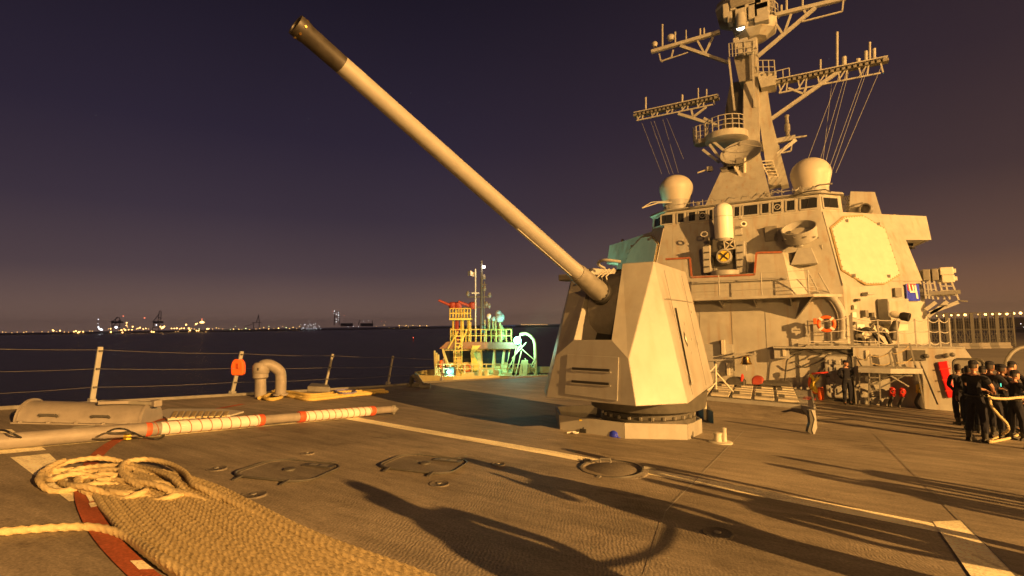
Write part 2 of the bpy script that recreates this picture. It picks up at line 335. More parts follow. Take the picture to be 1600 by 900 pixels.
# pier
M['concrete'] = mat('pier_concrete', (.30, .28, .25), .85, var=.3, vscale=.12)
M['tar'] = mat('dark_pier_surface', (.06, .055, .05), .85, var=.3, vscale=.2)
PZ = 4.8
lamp('pier_flood_or_fill', (75, 75, 26), 170000, SODIUM, .5)  # unseen fill light, added to brighten the pier ground
pier = MB().prism([(11.5, -200, -2), (700, -200, -2), (700, 1200, -2), (11.5, 1200, -2)], (0, 0, PZ+2)).build('pier', M['concrete'], kind='structure')
MB().add([V((60, -100, PZ+.004)), V((75, -100, PZ+.004)), V((75, 900, PZ+.004)), V((60, 900, PZ+.004))], [(0, 1, 2, 3)]).build('road', M['tar'], kind='structure')
# far shore: a low strip of land
shore = MB()
pts = []
for px in range(-400, 1010, 10):
    q = AZd(px, 519-.0155*px, 1650); q.z = 0
    h = 3 + 5*noise.noise(V((px*.02, 3, 0))) + 2.5*noise.noise(V((px*.11, 9, 0)))
    pts.append((q, max(1.5, h)))
away = V((FWD.x, FWD.y, 0)).normalized()
shore.add([p+V((0, 0, -1)) for p, h in pts]+[p+V((0, 0, h)) for p, h in pts]+[p+away*300+V((0, 0, h)) for p, h in pts],
          [(i, i+1, len(pts)+i+1, len(pts)+i) for i in range(len(pts)-1)]+[(len(pts)+i, len(pts)+i+1, 2*len(pts)+i+1, 2*len(pts)+i) for i in range(len(pts)-1)])
M['shore'] = mat('far_shore_land', (.06, .05, .045), .9, var=.3, vscale=.02)
shore.build('far_shore', M['shore'], kind='structure')
# ------------------------------------------------------------------ the gun
G0 = V((-3.55, 9.03, 0)); GB = V((.19, .982, 0)).normalized(); GL = V((.982, -.19, 0)).normalized()
def G(l, b, z): return G0+GL*l+GB*b+V((0, 0, CAMZ+z))
gun = thing('naval_gun', 'large faceted grey deck gun turret with long raised barrel pointing up left', 'gun turret', DK(-3.19, 10.9))
sh = MB()
TOP, BOT = 1.16, -1.45
LX = -.93   # left front corner
v = dict(
 B=G(.97, 0, BOT), E=G(.97, .03, -.62), F=G(.52, .06, -.31), J=G(.40, .96, TOP), I=G(.93, 1.0, TOP),
 A=G(-.97, 0, BOT), H=G(-.97, .03, -.58), Gg=G(-.44, .06, -.31), Mm=G(-.42, .96, TOP-.02), Lt=G(-.93, 1.0, TOP-.03),
 Cc=G(1.57, .80, BOT), Dd=G(1.06, 3.3, BOT), K=G(.62, 3.3, TOP-.02), C2=G(-1.62, .80, BOT), D2=G(-1.38, 3.4, BOT), K2=G(-.62, 3.3, TOP-.02),
 R1=G(.9, 4.0, BOT), R2=G(-.9, 4.0, BOT), S1=G(.5, 3.75, TOP-.25), S2=G(-.5, 3.75, TOP-.25),
 # slot, right wall and left wall with its bevelled lip
 Fi=G(.46, .75, -.36), Ji=G(.40, 1.75, TOP-.0), Gi=G(-.20, .62, -.36), Mi=G(-.30, 1.75, TOP), Gl=G(-.44, .10, .30))
nb_ = (v['Cc']-v['B']).cross(v['I']-v['B']); v['E'] = HIT(982, 561, v['B'], nb_)
e_ = v['E']-v['B']; na_ = (v['A']-v['B']).cross(e_)
for k_, px_, py_ in (('F', 955, 531), ('Gg', 897, 531), ('H', 868, 556)): v[k_] = HIT(px_, py_, v['B'], na_)
v['J'] = HIT(972, 402.5, v['I'], (v['F']-v['I']).cross(v['E']-v['I'])); v['J'].z = v['I'].z
def LOC(p): d = p-G0; return d.dot(GL), d.dot(GB), p.z-CAMZ
vi = {k: i for i, k in enumerate(v)}
def FPN(l, z, o=0.0):      # a point of the lower front plate at lateral l and height z
    b = v['B']; k = (CAMZ+z-b.z)/e_.z; return G(l, e_.dot(GB)*k-o, z)
faces = ['A B E F Gg H', 'B Cc I E', 'E I J F', 'Cc Dd K I', 'Dd R1 S1 K', 'R1 R2 S2 S1', 'R2 D2 K2 S2', 'D2 C2 Lt K2', 'C2 A H', 'C2 H Lt', 'H Gg Mm Lt',
         'I K S1 Ji J', 'S1 S2 Mi Ji', 'S2 K2 Lt Mm Mi', 'K S1 K', 'F J Ji Fi', 'Gg Gi Mi Mm', 'F Fi Gi Gg', 'A C2 D2 R2 R1 Dd Cc B']
fl = []
for f in faces:
    idx = [vi[k] for k in f.split()]
    if len(set(idx)) == len(idx): fl.append(tuple(idx))
shield = MB().add(list(v.values()), fl).build('gun_shield', M['gun'], gun, bevel=.012)
# slot backing drum and bellows
bk = MB(); bk.add([G(.47, .74, -.37), G(.41, 1.76, TOP-.03), G(-.31, 1.76, TOP-.03), G(-.21, .61, -.37)], [(0, 1, 2, 3)])
bk.build('slot_backing', M['black'], gun)
mu = G(0, -5.645, 3.27); ro = G(0, .84, .46); bd = (mu-ro).normalized(); Lb = (mu-ro).length
def BP(t): return ro+bd*t      # distance from the root along the barrel
side = bd.cross(V((0, 0, 1))).normalized(); bup = side.cross(bd).normalized()
dr = MB(); c = G(.03, 1.3, .28); n = 28
dr.lathe([(.02, -.36), (.70, -.36), (.74, -.33), (.74, .30), (.70, .33), (.02, .33)], c, GL, 32)
dr.build('mantlet_drum', M['mid'], gun, smooth=True)
b1 = MB(); b1.lathe([(.25, -.35), (.25, .18), (.215, .20), (.215, .24), (.228, .26), (.228, .34), (.21, .36)], ro, bd, 32)
for k in range(14):
    th = 2*PI*k/14; b1.lathe([(.018, 0), (.018, .03)], ro+bd*.36+(side*math.cos(th)+bup*math.sin(th))*.19, bd, 6)
b1.build('barrel_bellows', M['black'], gun, smooth=True)
b2 = MB(); b2.lathe([(.195, .36), (.198, .40), (.172, 1.15), (.160, 1.21)], ro, bd, 36); b2.build('recoil_sleeve', M['mid'], gun, smooth=True)
t_j = 1.21; t_d = Lb-.60
b3 = MB(); b3.lathe([(.145, t_j-.01), (.150, t_j+.02), (.149, t_j+.10), (.143, t_j+.14), (.131, 3.4), (.116, 5.2), (.108, t_d)], ro, bd, 40)
bar = b3.build('barrel', M['barrel'], gun, smooth=True)
rb = MB(); rb.bar(BP(t_j+.15)-bup*.150, BP(3.0)-bup*.140, .03, .015, bup); rb.build('cable_trunk', M['plate'], bar)
b4 = MB(); b4.lathe([(.108, t_d), (.110, Lb-.14), (.118, Lb-.12), (.121, Lb-.02), (.119, Lb), (.088, Lb), (.085, Lb-.02), (.08, Lb-.5), (.01, Lb-.5)], ro, bd, 36)
b4.build('muzzle', M['muz'], bar, smooth=True)
for k in range(8):
    th = 2*PI*k/8+.2
    MB().lathe([(.014, 0), (.014, .012)], BP(Lb-.07)+(side*math.cos(th)+bup*math.sin(th))*.119, side*math.cos(th)+bup*math.sin(th), 6).build('muzzle_bolt', M['brass'], bar)
# front door panel with two slots
dp = MB(); P4 = [FPN(-.52, BOT+.10, .003), FPN(.62, BOT+.06, .003), FPN(.62, -.62, .003), FPN(-.50, -.60, .003)]
dp.prism(P4, -GB*.022); fp = dp.build('front_panel', M['gun'], gun, bevel=.008)
for zz in (-.86, -1.10):
    MB().box(FPN(.05, zz, .03), (.80, .05, .045), Matrix((GL, GB, V((0, 0, 1)))).transposed()).build('grab_slot', M['black'], fp)
    MB().box(FPN(.05, zz-.032, .036), (.86, .03, .018), Matrix((GL, GB, V((0, 0, 1)))).transposed()).build('slot_lip', M['gun'], fp)
# side door, on the turret's right face
sn = (v['Dd']-v['Cc']).cross(v['I']-v['Cc']).normalized()
if sn.x < 0: sn = -sn
GOFF = 0
v_mid = v['Cc'].lerp(v['K'], .5); v_alt = v['Dd'].lerp(v['I'], .5); GOFF = abs((v_alt-v_mid).dot(sn))*.5+.012
def GS(u, w):  # u along the face 0..1, w up 0..1
    a = v['Cc'].lerp(v['Dd'], u); b = v['I'].lerp(v['K'], u); return a.lerp(b, w)+sn*(GOFF if u > 0 else 0)
dd = MB().prism([GS(.16, .10)+sn*.002, GS(.50, .10)+sn*.002, GS(.60, .66)+sn*.002, GS(.26, .66)+sn*.002], sn*.009).build('side_door', M['gun'], gun, bevel=.005)
dm = MB(); c = GS(.30, .42)+sn*.02; e1 = (GS(.6, .42)-GS(.3, .42)).normalized(); e2 = sn.cross(e1)
dm.prism([c+e1*.09, c+e2*.15, c-e1*.09, c-e2*.15], sn*.006).build('warning_diamond', M['black'], dd)
dm = MB(); c += sn*.006; dm.prism([c+e1*.05, c+e2*.085, c-e1*.05, c-e2*.085], sn*.004).build('diamond_centre', M['white'], dd)
for u, w in ((.40, .30), (.38, .52), (.52, .40), (.72, .36), (.75, .62)):
    MB().bar(GS(u, w)+sn*.02, GS(u, w+.025)+sn*.02, .02, .015, sn).build('door_latch', M['plate'], dd)
for a_, b_ in (('Cc', 'I'),):      # bolt rows beside the folded edges
    for k in range(9):
        q = v[a_].lerp(v[b_], .06+.11*k)+(-nb_.normalized() if nb_.dot(FWD) > 0 else nb_.normalized())*.004+GL*(.05 if a_ != 'Cc' else -.06)
        MB().lathe([(.011, 0), (.011, .010)], q, -FWD, 6).build('shield_bolt', M['plate'], gun)
for u in (.12, .74): MB().bar(GS(u, .04)+sn*.003, GS(u*.9+.05, .94)+sn*.003, .012, .006, sn).build('panel_seam', M['mid'], gun)
MB().bar(GS(.02, .72)+sn*.003, GS(.97, .72)+sn*.003, .010, .006, sn).build('panel_seam', M['mid'], gun)
vs = MB().box(G(-.62, .40, .92), (.34, .30, .13), Matrix((GL, GB, V((0, 0, 1)))).transposed()); vs.build('sight_visor', M['mid'], gun, bevel=.02)
for k in range(3): # fan of cables inside the slot
    MB().tube([G(-.25+.10*k, 1.0, .55), G(-.18+.1*k, .75, .92), G(-.05+.1*k, .85, 1.08)], .018, 6).build('slot_cable', M['cream'], gun, smooth=True)
rm = MB().tube(smooth_path([G(-.36, 1.35, TOP+.0), G(-.30, 1.0, TOP+.06), G(-.05, .80, TOP+.10), G(.25, .95, TOP+.05)], 5), .03, 8); rm.build('slot_rail', M['plate'], gun, smooth=True)
# ring
rg = MB(); rc = G(.05, 2.30, 0); rc.z = 0
base_z = dz(rc.x, rc.y)
rg.lathe([(.84, base_z-.1), (.84, base_z+.24), (1.0, base_z+.28), (1.0, base_z+.38), (.94, base_z+.40), (.94, base_z+.48), (1.2, base_z+.57), (1.25, CAMZ+BOT+.0)], rc, (0, 0, 1), 48)
rgo = rg.build('base_ring', M['dark'], gun, smooth=True)
for k in range(26):
    th = 2*PI*k/26
    MB().box(rc+V((0.96*math.cos(th), 0.96*math.sin(th), base_z+.42)), (.06, .06, .07)).build('ring_bolt', M['mid'], rgo, bevel=.01)
# coaming: a low octagonal wall on the deck
co = MB()
bottoms = [D(876, 671), D(976, 685), D(1074, 687), D(1096, 676), D(1075, 655)]
far = [DK(-1.5, 13.4), DK(-3.6, 13.9), DK(-5.6, 12.4)]
cp = bottoms[:4]+[DK(-2.5, 12.9), DK(-3.4, 13.4), DK(-4.8, 12.8), DK(-5.3, 11.4)]
for p, q in zip(cp, cp[1:]+cp[:1]):
    t = (q-p).normalized(); nn = t.cross(V((0, 0, 1)))*.02
    hgt = V((0, 0, .30)); lean = V((0, 0, 0))
    co.prism([p-nn, q-nn, q-nn+hgt, p-nn+hgt], nn*2)
co.build('coaming_wall', M['gun'], gun)
# under the barrel: nothing else; loose gear by the coaming
p = D(962, 682); hm_ = MB(); hm_.lathe([(.135, 0), (.137, .04), (.125, .10), (.09, .145), (.04, .165), (.001, .17)], p, (0, 0, 1), 24)
h = hm_.build('hard_hat', M['blue'], smooth=True, origin=p); tag(h, 'blue hard hat lying on the deck by the turret base', 'helmet')
MB().prism([p+V((.10, -.14, .005)), p+V((.17, -.06, .005)), p+V((.15, .05, .01)), p+V((.08, -.02, .02))], (0, 0, .012)).build('hat_brim', M['blue'], h)
p = D(912, 676); dl = thing('cordless_drill', 'yellow and black power drill standing on deck left of the blue hard hat', 'drill', p)
MB().box(p+V((0, 0, .04)), (.14, .10, .08)).build('battery', M['black'], dl, bevel=.01)
MB().tube([p+V((0, 0, .08)), p+V((.02, .02, .22))], [.03, .028], 10).build('grip', M['black'], dl, smooth=True)
MB().tube([p+V((-.08, .02, .25)), p+V((.10, .02, .25))], [.045, .04], 12).build('motor_housing', M['yellow'], dl, smooth=True)
MB().tube([p+V((.10, .02, .25)), p+V((.17, .02, .25))], [.025, .015], 10).build('chuck', M['dark'], dl, smooth=True)
p = D(899, 678); kp = thing('key_hook', 'small pale metal clip dropped beside the yellow drill', 'clip', p)
MB().tube([p+V((.06*math.cos(t/3), .06*math.sin(t/3), .03)) for t in range(20)], .012, 6).build('ring', M['white'], kp, smooth=True)
MB().tube([p+V((-.06, 0, .03)), p+V((-.16, -.05, .02))], .015, 6).build('snap', M['white'], kp)
# small double bitt
p = D(1126, 692); bt = thing('deck_cleat', 'small cream double cleat on a round plate right of the turret', 'cleat', p)
MB().lathe([(.22, .0), (.22, .02), (.2, .03)], p, (0, 0, 1), 28).build('base_plate', M['cream'], bt, smooth=True)
MB().lathe([(.075, .02), (.07, .16), (.085, .165), (.085, .19), (.05, .2)], p+V((-.05, 0, 0)), (0, 0, 1), 18).build('post', M['cream'], bt, smooth=True)
MB().lathe([(.05, .02), (.048, .27), (.055, .28), (.03, .29)], p+V((.06, .05, 0)), (0, 0, 1), 16).build('post', M['cream'], bt, smooth=True)
# ---- deck hatches
def rrect(c, w, l, rad, rz, h, n=6):
    out = []
    for (sx, sy, a0) in ((1, 1, 0), (-1, 1, 90), (-1, -1, 180), (1, -1, 270)):
        for k in range(n+1):
            a = math.radians(a0+90*k/n); x = sx*(w/2-rad)+rad*math.cos(a); y = sy*(l/2-rad)+rad*math.sin(a)
            X = x*math.cos(rz)-y*math.sin(rz); Y = x*math.sin(rz)+y*math.cos(rz); out.append(DK(c.x+X, c.y+Y, h))
    return out
def hatch(px, py, w, l, rz, label, seed, plate=True):
    c = D(px, py); hb = thing('deck_hatch', label, 'hatch', c, group='flush hatches in the foredeck')
    MB().loft([rrect(c, w, l, .22, rz, -.01), rrect(c, w, l, .24, rz, .014), rrect(c, w-.05, l-.05, .22, rz, .018), rrect(c, w-.08, l-.08, .21, rz, .012)]).build('lid', M['lid'], hb)
    r0, r1 = rrect(c, w+.03, l+.03, .25, rz, .018), None
    MB().tube(r0+[r0[0]], .013, 6, cap=False).build('gasket_rim', M['dark'], hb, smooth=True)
    for k, (u, s) in enumerate(((-.3, -1), (.3, -1), (-.3, 1), (.3, 1))):
        def loc(x, y, h): return DK(c.x+x*math.cos(rz)-y*math.sin(rz), c.y+x*math.sin(rz)+y*math.cos(rz), h)
        MB().bar(loc(u*w, s*l/2, .03), loc(u*w, s*(l/2+.15), .012), .035, .015).build('dog_arm', M['dark'], hb)
    MB().lathe([(.07, 0), (.07, .02), (.035, .03)], loc(0, 0, .012), (0, 0, 1), 16).build('spindle_plate', M['dark'], hb, smooth=True)
    if plate: MB().prism([loc(.02*w, .25*l, .020), loc(.42*w, .25*l, .020), loc(.42*w, .42*l, .020), loc(.02*w, .42*l, .020)], (0, 0, .006)).build('lettered_plate', M['dark'], hb)
    for k in range(2): MB().prism([loc((.10+.15*k)*w, .30*l, .027), loc((.19+.15*k)*w, .30*l, .027), loc((.19+.15*k)*w, .38*l, .027), loc((.10+.15*k)*w, .38*l, .027)], (0, 0, .003)).build('plate_mark', M['mid'], hb)
    return hb
hatch(452, 736, .98, .92, math.radians(20), 'rounded square deck hatch left of centre, nearest the flaked rope', 1)
hatch(664, 726, 1.0, .90, math.radians(16), 'rounded square deck hatch in the middle, beside the painted line', 2)
c = D(955, 735); rh = thing('deck_scuttle', 'round deck scuttle with raised rim beside the painted line', 'hatch', c, group=None)
MB().lathe([(.50, -.02), (.50, .008), (.46, .022), (.40, .028), (.38, .012), (.36, .012), (.34, .022), (.01, .026)], c, (0, 0, 1), 40).build('lid', M['lid'], rh, smooth=True)
MB().tube([c+V((.43*math.cos(t*2*PI/32), 0.43*math.sin(t*2*PI/32), .024)) for t in range(33)], .018, 6, cap=False).build('rim', M['dark'], rh, smooth=True)
for k in range(3):
    a = k*2.1+.5; MB().bar(c+V((.45*math.cos(a), .45*math.sin(a), .04)), c+V((.62*math.cos(a), .62*math.sin(a), .015)), .05, .03).build('dog_arm', M['mid'], rh)
MB().tube([c+V((-.2, .12, .06)), c+V((-.2, .12, .11)), c+V((-.06, .16, .11)), c+V((-.06, .16, .06))], .015, 6).build('handle', M['mid'], rh, smooth=True)
def disc(px, py, r, label):
    c = D(px, py); o = thing('deck_plate', label, 'deck plate', c)
    MB().lathe([(r, -.01), (r, .010), (r*.93, .014), (r*.9, .012), (.01, .013)], c, (0, 0, 1), 28).build('disc', M['lid'], o, smooth=True)
    MB().lathe([(r*.25, .014), (r*.22, .022), (.01, .022)], c, (0, 0, 1), 12).build('plug', M['mid'], o)
disc(1121, 834, .14, 'small round steel plate in the deck inside the long shadows')
disc(396, 774, .13, 'small round plate on deck just below the left hatch')
disc(686, 757, .12, 'small round plate on deck just below the middle hatch')
disc(338, 733, .12, 'small round plate on deck left of the left hatch')
disc(480, 709, .10, 'small round plate on deck behind the left hatch')
disc(778, 726, .10, 'small bright rimmed plate between the middle hatch and the round scuttle')
# ------------------------------------------------------------------ superstructure (one thing, many parts)
XC = -2.75
M['rustpaint'] = mat('rusty_frame_paint', (.34, .26, .12), .7, var=.35, vscale=9)
def WZ(z): return CAMZ+z
sup = thing('ship_superstructure', 'grey slab-sided ship superstructure with a row of bridge windows behind the gun', 'superstructure', (XC, 30, WZ(-4)))
FZ0, KZ, TZ = -4.6, 1.45, 5.22     # deck level, kink, foot of the pilothouse windows
def mir(x): return 2*XC-x
# outline rings (starboard mirrored): front corner, outboard corner, rear
def ring(z, fx, fy, ox, oy, ry):
    return [V((mir(fx), fy, WZ(z))), V((fx, fy, WZ(z))), V((ox, oy, WZ(z))), V((ox, ry, WZ(z))), V((mir(ox), ry, WZ(z))), V((mir(ox), oy, WZ(z)))]
R_ = [ring(FZ0, 1.72, 27.4, 5.35, 31.0, 52), ring(KZ, 1.60, 27.4, 5.0, 30.85, 52), ring(TZ, .96, 28.56, 4.2, 31.8, 50.5)]
sb = MB().loft(R_)
wall = sb.build('wall', M['hull'], sup)
# flare plate: the 45 degree face sits in one plane out to the bridge wings
c0 = V((1.57, 27.4, WZ(1.52))); c1 = V((.96, 28.56, WZ(5.22))); SN = (c1-c0).cross(V((1, 1, 0))).normalized()
if SN.x < 0: SN = -SN
def SP(px, py): return HIT(px, py, c0, SN)
def mv(p): return V((mir(p.x), p.y, p.z))
back = V((-1, 1, 0)).normalized()
wingpoly = [SP(1283, 331), SP(1446, 338), SP(1454, 375), SP(1414, 375), SP(1404, 352)]
wingpoly = [SP(1284, 331), SP(1446, 338), SP(1454, 375), SP(1414, 375), SP(1440, 439), SP(1330, 439), SP(1316, 446)]
for f in (lambda p: p, mv):
    P_ = [f(p) for p in wingpoly]; ex = f(V((mir(XC), 0, 0))) if 0 else (V((-.09, .09, 0)) if f(V((0, 0, 0))).x == 0 else V((.09, .09, 0)))
    sgn = 1 if P_[1].x > XC else -1
    MB().prism([p+V((sgn*.03, -.03, 0)) for p in P_], V((-sgn*.14, .14, 0))).build('bulwark_plate', M['hull'], sup)
    # wing floor and its outboard bulwark
    q = [f(SP(1414, 374)), f(SP(1453, 374))]
    fl_ = [q[0]+V((-sgn*.15, .15, 0)), q[1]+V((-sgn*.15, .15, 0)), q[1]+V((-sgn*.3, 3.2, 0)), q[0]+V((-sgn*1.4, 3.4, 0))]
    MB().prism(fl_, V((0, 0, .08))).build('wing_floor', M['plate'], sup)
    e0, e1 = f(SP(1446, 338.5)), f(SP(1454, 375))
    MB().prism([e0+V((-sgn*.02, .02, 0)), e1+V((-sgn*.02, .02, 0)), e1+V((-sgn*.3, 3.2, 0)), e0+V((-sgn*.3, 3.2, 0))], V((-sgn*.05, 0, 0))).build('bulwark_plate', M['hull'], sup)
    # octagonal radar panel
    octa = [(1296, 357), (1316, 340), (1345, 338), (1379, 358), (1402, 429), (1379, 443), (1350, 444), (1313, 422)]
    OP = [f(SP(*p))+V((sgn*.05, -.05, 0)) for p in octa]
    pn = MB().prism(OP, V((sgn*.045, -.045, 0))).build('radar_panel', M['cream'], sup, label='large octagonal cream radar panel', bevel=.01)
    cen = sum(OP, V((0, 0, 0)))/8
    fr = MB()
    for a, b in zip(OP, OP[1:]+OP[:1]): fr.bar(cen+(a-cen)*1.012, cen+(b-cen)*1.012, .07, .06, SN if sgn > 0 else mv(SN)-V((mir(0), 0, 0)))
    fr.build('panel_frame', M['rustpaint'], pn)
    bt_ = MB()
    for a, b in zip(OP, OP[1:]+OP[:1]):
        for k in range(7):
            q = cen+(a.lerp(b, (k+.5)/7)-cen)*.985+V((sgn*.05, -.05, 0)); bt_.box(q, (.035, .035, .035))
    bt_.build('panel_bolts', M['mid'], pn)
    for (u, v_) in ((1319, 346), (1368, 351), (1384, 432), (1330, 431)):
        q = f(SP(u, v_))+V((sgn*.10, -.10, 0)); MB().box(q, (.13, .13, .14)).build('lifting_lug', M['mid'], pn)
# pilothouse
PT = 5.95
ph = MB().loft([ring(TZ+.003, .98, 28.55, 1.9, 29.5, 36), ring(PT+.14, .93, 28.72, 1.85, 29.68, 36)])
ph.build('pilothouse', M['hull'], sup)
MB().loft([ring(PT+.143, 1.03, 28.55, 2.0, 29.52, 36.1), ring(PT+.26, 1.0, 28.62, 1.95, 29.58, 36.0)]).build('roof', M['plate'], sup)
pa, pb_ = V((.98, 28.55, WZ(TZ))), V((.93, 28.72, WZ(PT+.14)))
FN = V((0, -(pb_.z-pa.z), (pb_.y-pa.y))).normalized()
def FP(px, py): return HIT(px, py, pa, FN)
def window(P4, nrm, name='bridge_window', wip=False):
    inn = [p+nrm*.004 for p in P4]
    fo = MB(); c = sum(P4, V((0, 0, 0)))/4
    for a, b in zip(P4, P4[1:]+P4[:1]): fo.bar(c+(a-c)*1.06+nrm*.02, c+(b-c)*1.06+nrm*.02, .07, .05, nrm)
    w = fo.build(name, M['plate'], sup)
    MB().prism([p+nrm*.006 for p in P4], nrm*.01).build('pane', M['glass'], w)
    if wip:
        e = nrm.orthogonal().normalized(); e2 = nrm.cross(e)
        R = (P4[1]-P4[0]).length*.36
        MB().tube([c+nrm*.03+(e*math.cos(t*PI/9)+e2*math.sin(t*PI/9))*R for t in range(19)], .022, 6, cap=False).build('clear_view_ring', M['plate'], w)
        MB().lathe([(R*.3, 0), (R*.25, .02), (.01, .02)], c+nrm*.02, nrm, 12).build('clear_view_motor', M['mid'], w)
        MB().bar(c+nrm*.03-e*R, c+nrm*.03+e*R, .02, .02, nrm).build('clear_view_arm', M['mid'], w)
    else:
        MB().bar(P4[3].lerp(P4[2], .5)+nrm*.03, P4[0].lerp(P4[1], .35)+nrm*.03, .015, .02, nrm).build('wiper', M['black'], w)
z2x = lambda x: 940+x/2.963
for i, (a, b) in enumerate([(277, 330), (351, 383), (402, 436), (450, 484), (497, 517), (545, 590), (613, 640), (656, 723), (740, 776), (794, 833), (855, 896), (922, 999)]):
    a, b = z2x(a), z2x(b)
    ya = lambda x: 334.5-(x-1033)*(334.5-309.5)/(1277-1033); yb = lambda x: 350.0-(x-1033)*(350-327)/(1277-1033)
    P4 = [FP(a, yb(a)), FP(b, yb(b)), FP(b, ya(b)), FP(a, ya(a))]
    zt, zb = WZ(PT-.03), WZ(PT-.57)
    for k, p in enumerate(P4):
        z = zb if k < 2 else zt
        p.y = pa.y+(z-pa.z)*(pb_.y-pa.y)/(pb_.z-pa.z); p.z = z
    window(P4, FN, wip=i in (3, 9))
for sgn in (1, -1):
    a0, a1 = V((.98, 28.55, 0)), V((1.9, 29.5, 0))
    def cp_(t, z):
        k = (z-TZ)/(PT+.14-TZ); p = a0.lerp(a1, t); p = V((p.x-.05*k, p.y+.17*k, WZ(z)))
        return p if sgn > 0 else mv(p)
    nn = V((sgn*.70, -.70, .12)).normalized()
    window([cp_(.12, PT-.57), cp_(.80, PT-.57), cp_(.80, PT-.03), cp_(.12, PT-.03)], nn)
# clutter along the pilothouse roof: sprayer pipes, rails, lamps
rail = MB(); rnd = random.Random(3)
for k in range(16):
    x = -6.3+k*.47; y = 28.6; z = WZ(PT+.26)
    rail.bar((x, y, z), (x, y, z+.22+.12*rnd.random()), .03)
rail.tube([(-6.4, 28.6, WZ(PT+.45)), (.8, 28.6, WZ(PT+.45))], .022, 6); rail.tube([(-6.4, 28.5, WZ(PT+.20)), (.9, 28.5, WZ(PT+.20))], .03, 6)
for k in range(12):
    x = -6+rnd.random()*6.8; rail.tube([(x, 28.6, WZ(PT+.3)), (x+.3*rnd.random(), 28.3, WZ(PT+.35+.2*rnd.random())), (x+.6*rnd.random(), 28.2, WZ(PT+.3))], .022, 5)
rail.build('roof_rail', M['plate'], sup)
for x in (-6.1, -4.6, -1.3, .2):
    MB().lathe([(.05, 0), (.10, .05), (.10, .16), (.02, .18)], (x, 28.35, WZ(PT+.30)), (0, -1, 0), 12).build('roof_lamp', M['mid'], sup)
for zt, dx in ((0, 0), (1, 0)):     # whip antennas lying forward at the two roof ends
    if zt == 0: MB().tube([AY(1003, 325, 28.2), AY(1028, 317, 28.4), AY(1050, 316, 28.6)], .035, 6).build('antenna_boom', M['cream'], sup)
    else: MB().tube([AY(1262, 296, 29), AY(1280, 289, 28.6), AY(1300, 287, 28.4)], .035, 6).build('antenna_boom', M['plate'], sup)
MB().tube([AY(1003, 325, 28.2), AY(1018, 316, 28.4), AY(1045, 314, 28.6)], .025, 6).build('antenna_boom', M['cream'], sup)
MB().tube([AY(1240, 306, 28.5), AY(1262, 299, 28.2), AY(1290, 296, 28.0), AY(1298, 300, 28.2)], .03, 6).build('antenna_boom', M['dark'], sup)
# block behind the port bridge wing (with a round port)
blk = [AY(1329, 299, 32.5), AY(1367, 300, 32.5), AY(1378, 336, 32.5), AY(1326, 334, 32.5)]
o_ = MB().prism(blk, V((0, 2.5, 0))).build('deck_locker', M['hull'], sup)
c = AY(1355, 328, 32.3); MB().lathe([(.30, 0), (.30, .3), (.24, .3), (.22, .1), (.01, .1)], c, V((-.5, -1, .1)), 20).build('searchlight', M['mid'], sup, smooth=True)
MB().tube([AY(1330, 321, 32.2), AY(1348, 317, 32.2)], .04, 6).build('antenna_boom', M['mid'], sup)
cg = MB()
for k in range(5): cg.bar(AY(1312+k*3.5, 306, 32), AY(1312+k*3.2, 330, 32), .05)
for k in range(4): cg.bar(AY(1311, 308+k*6, 32), AY(1328, 307+k*6, 32), .05)
cg.build('signal_rack', M['dark'], sup)
# ---- 01 level: lower block with the walkway on top
LBZ = -1.23
lb = MB().prism([V((.25, 26.6, WZ(-4.6))), V((6.2, 26.75, WZ(-4.6))), V((6.2, 26.75, WZ(-2.1))), V((5.72, 26.75, WZ(LBZ))), V((.25, 26.6, WZ(LBZ)))], V((0, 7, 0)))
# keep the door bay recessed: block begins at the corner
lb = MB().prism([V((1.78, 26.75, WZ(-4.6))), V((6.25, 26.75, WZ(-4.6))), V((5.95, 26.75, WZ(-2.1))), V((5.5, 26.75, WZ(LBZ))), V((1.78, 26.75, WZ(LBZ)))], V((0, 9, 0)))
lb.build('lower_block', M['hull'], sup)
MB().box((2.75, 28.0, WZ(LBZ+.03)), (5.5, 2.6, .05)).build('walkway', M['plate'], sup)
MB().box((.2, 27.0, WZ(LBZ-.03)), (3.0, .9, .06)).build('walkway', M['plate'], sup)
for px_ in (1052, 1088, 1176, 1225): # plate seams on the leaning front
    t_, b_ = FP(px_, 352-(px_-1033)*.09), FP(px_, 420); k_ = lambda p, z: V((p.x, 27.4+(z-KZ)*(28.56-27.4)/(TZ-KZ)-.004, WZ(z)))
    MB().bar(k_(t_, TZ-.05), k_(t_, KZ+.4), .016, .012, (0, 1, 0)).build('weld_seam', M['plate'], sup)
# ---- gun platform: curved-corner block with the balcony
BZ = 1.0
bal = MB().prism([V((-8.6, 25.9, WZ(BZ))), V((.40, 25.9, WZ(BZ))), V((1.55, 27.38, WZ(BZ))), V((-8.6, 27.38, WZ(BZ)))], V((0, 0, .12)))
bal.build('balcony_floor', M['hull'], sup)
gb = MB()
for k in range(6):
    x = -8+k*1.5; gb.prism([V((x, 26.0, WZ(BZ-.001))), V((x, 27.38, WZ(BZ-.001))), V((x, 27.38, WZ(BZ-.35)))], V((.03, 0, 0)))
gb.prism([V((.36, 25.95, WZ(BZ-.002))), V((.36, 27.36, WZ(BZ-.002))), V((-.35, 27.36, WZ(BZ-.95)))], V((.06, 0, 0)))
gb.build('balcony_bracket', M['hull'], sup)
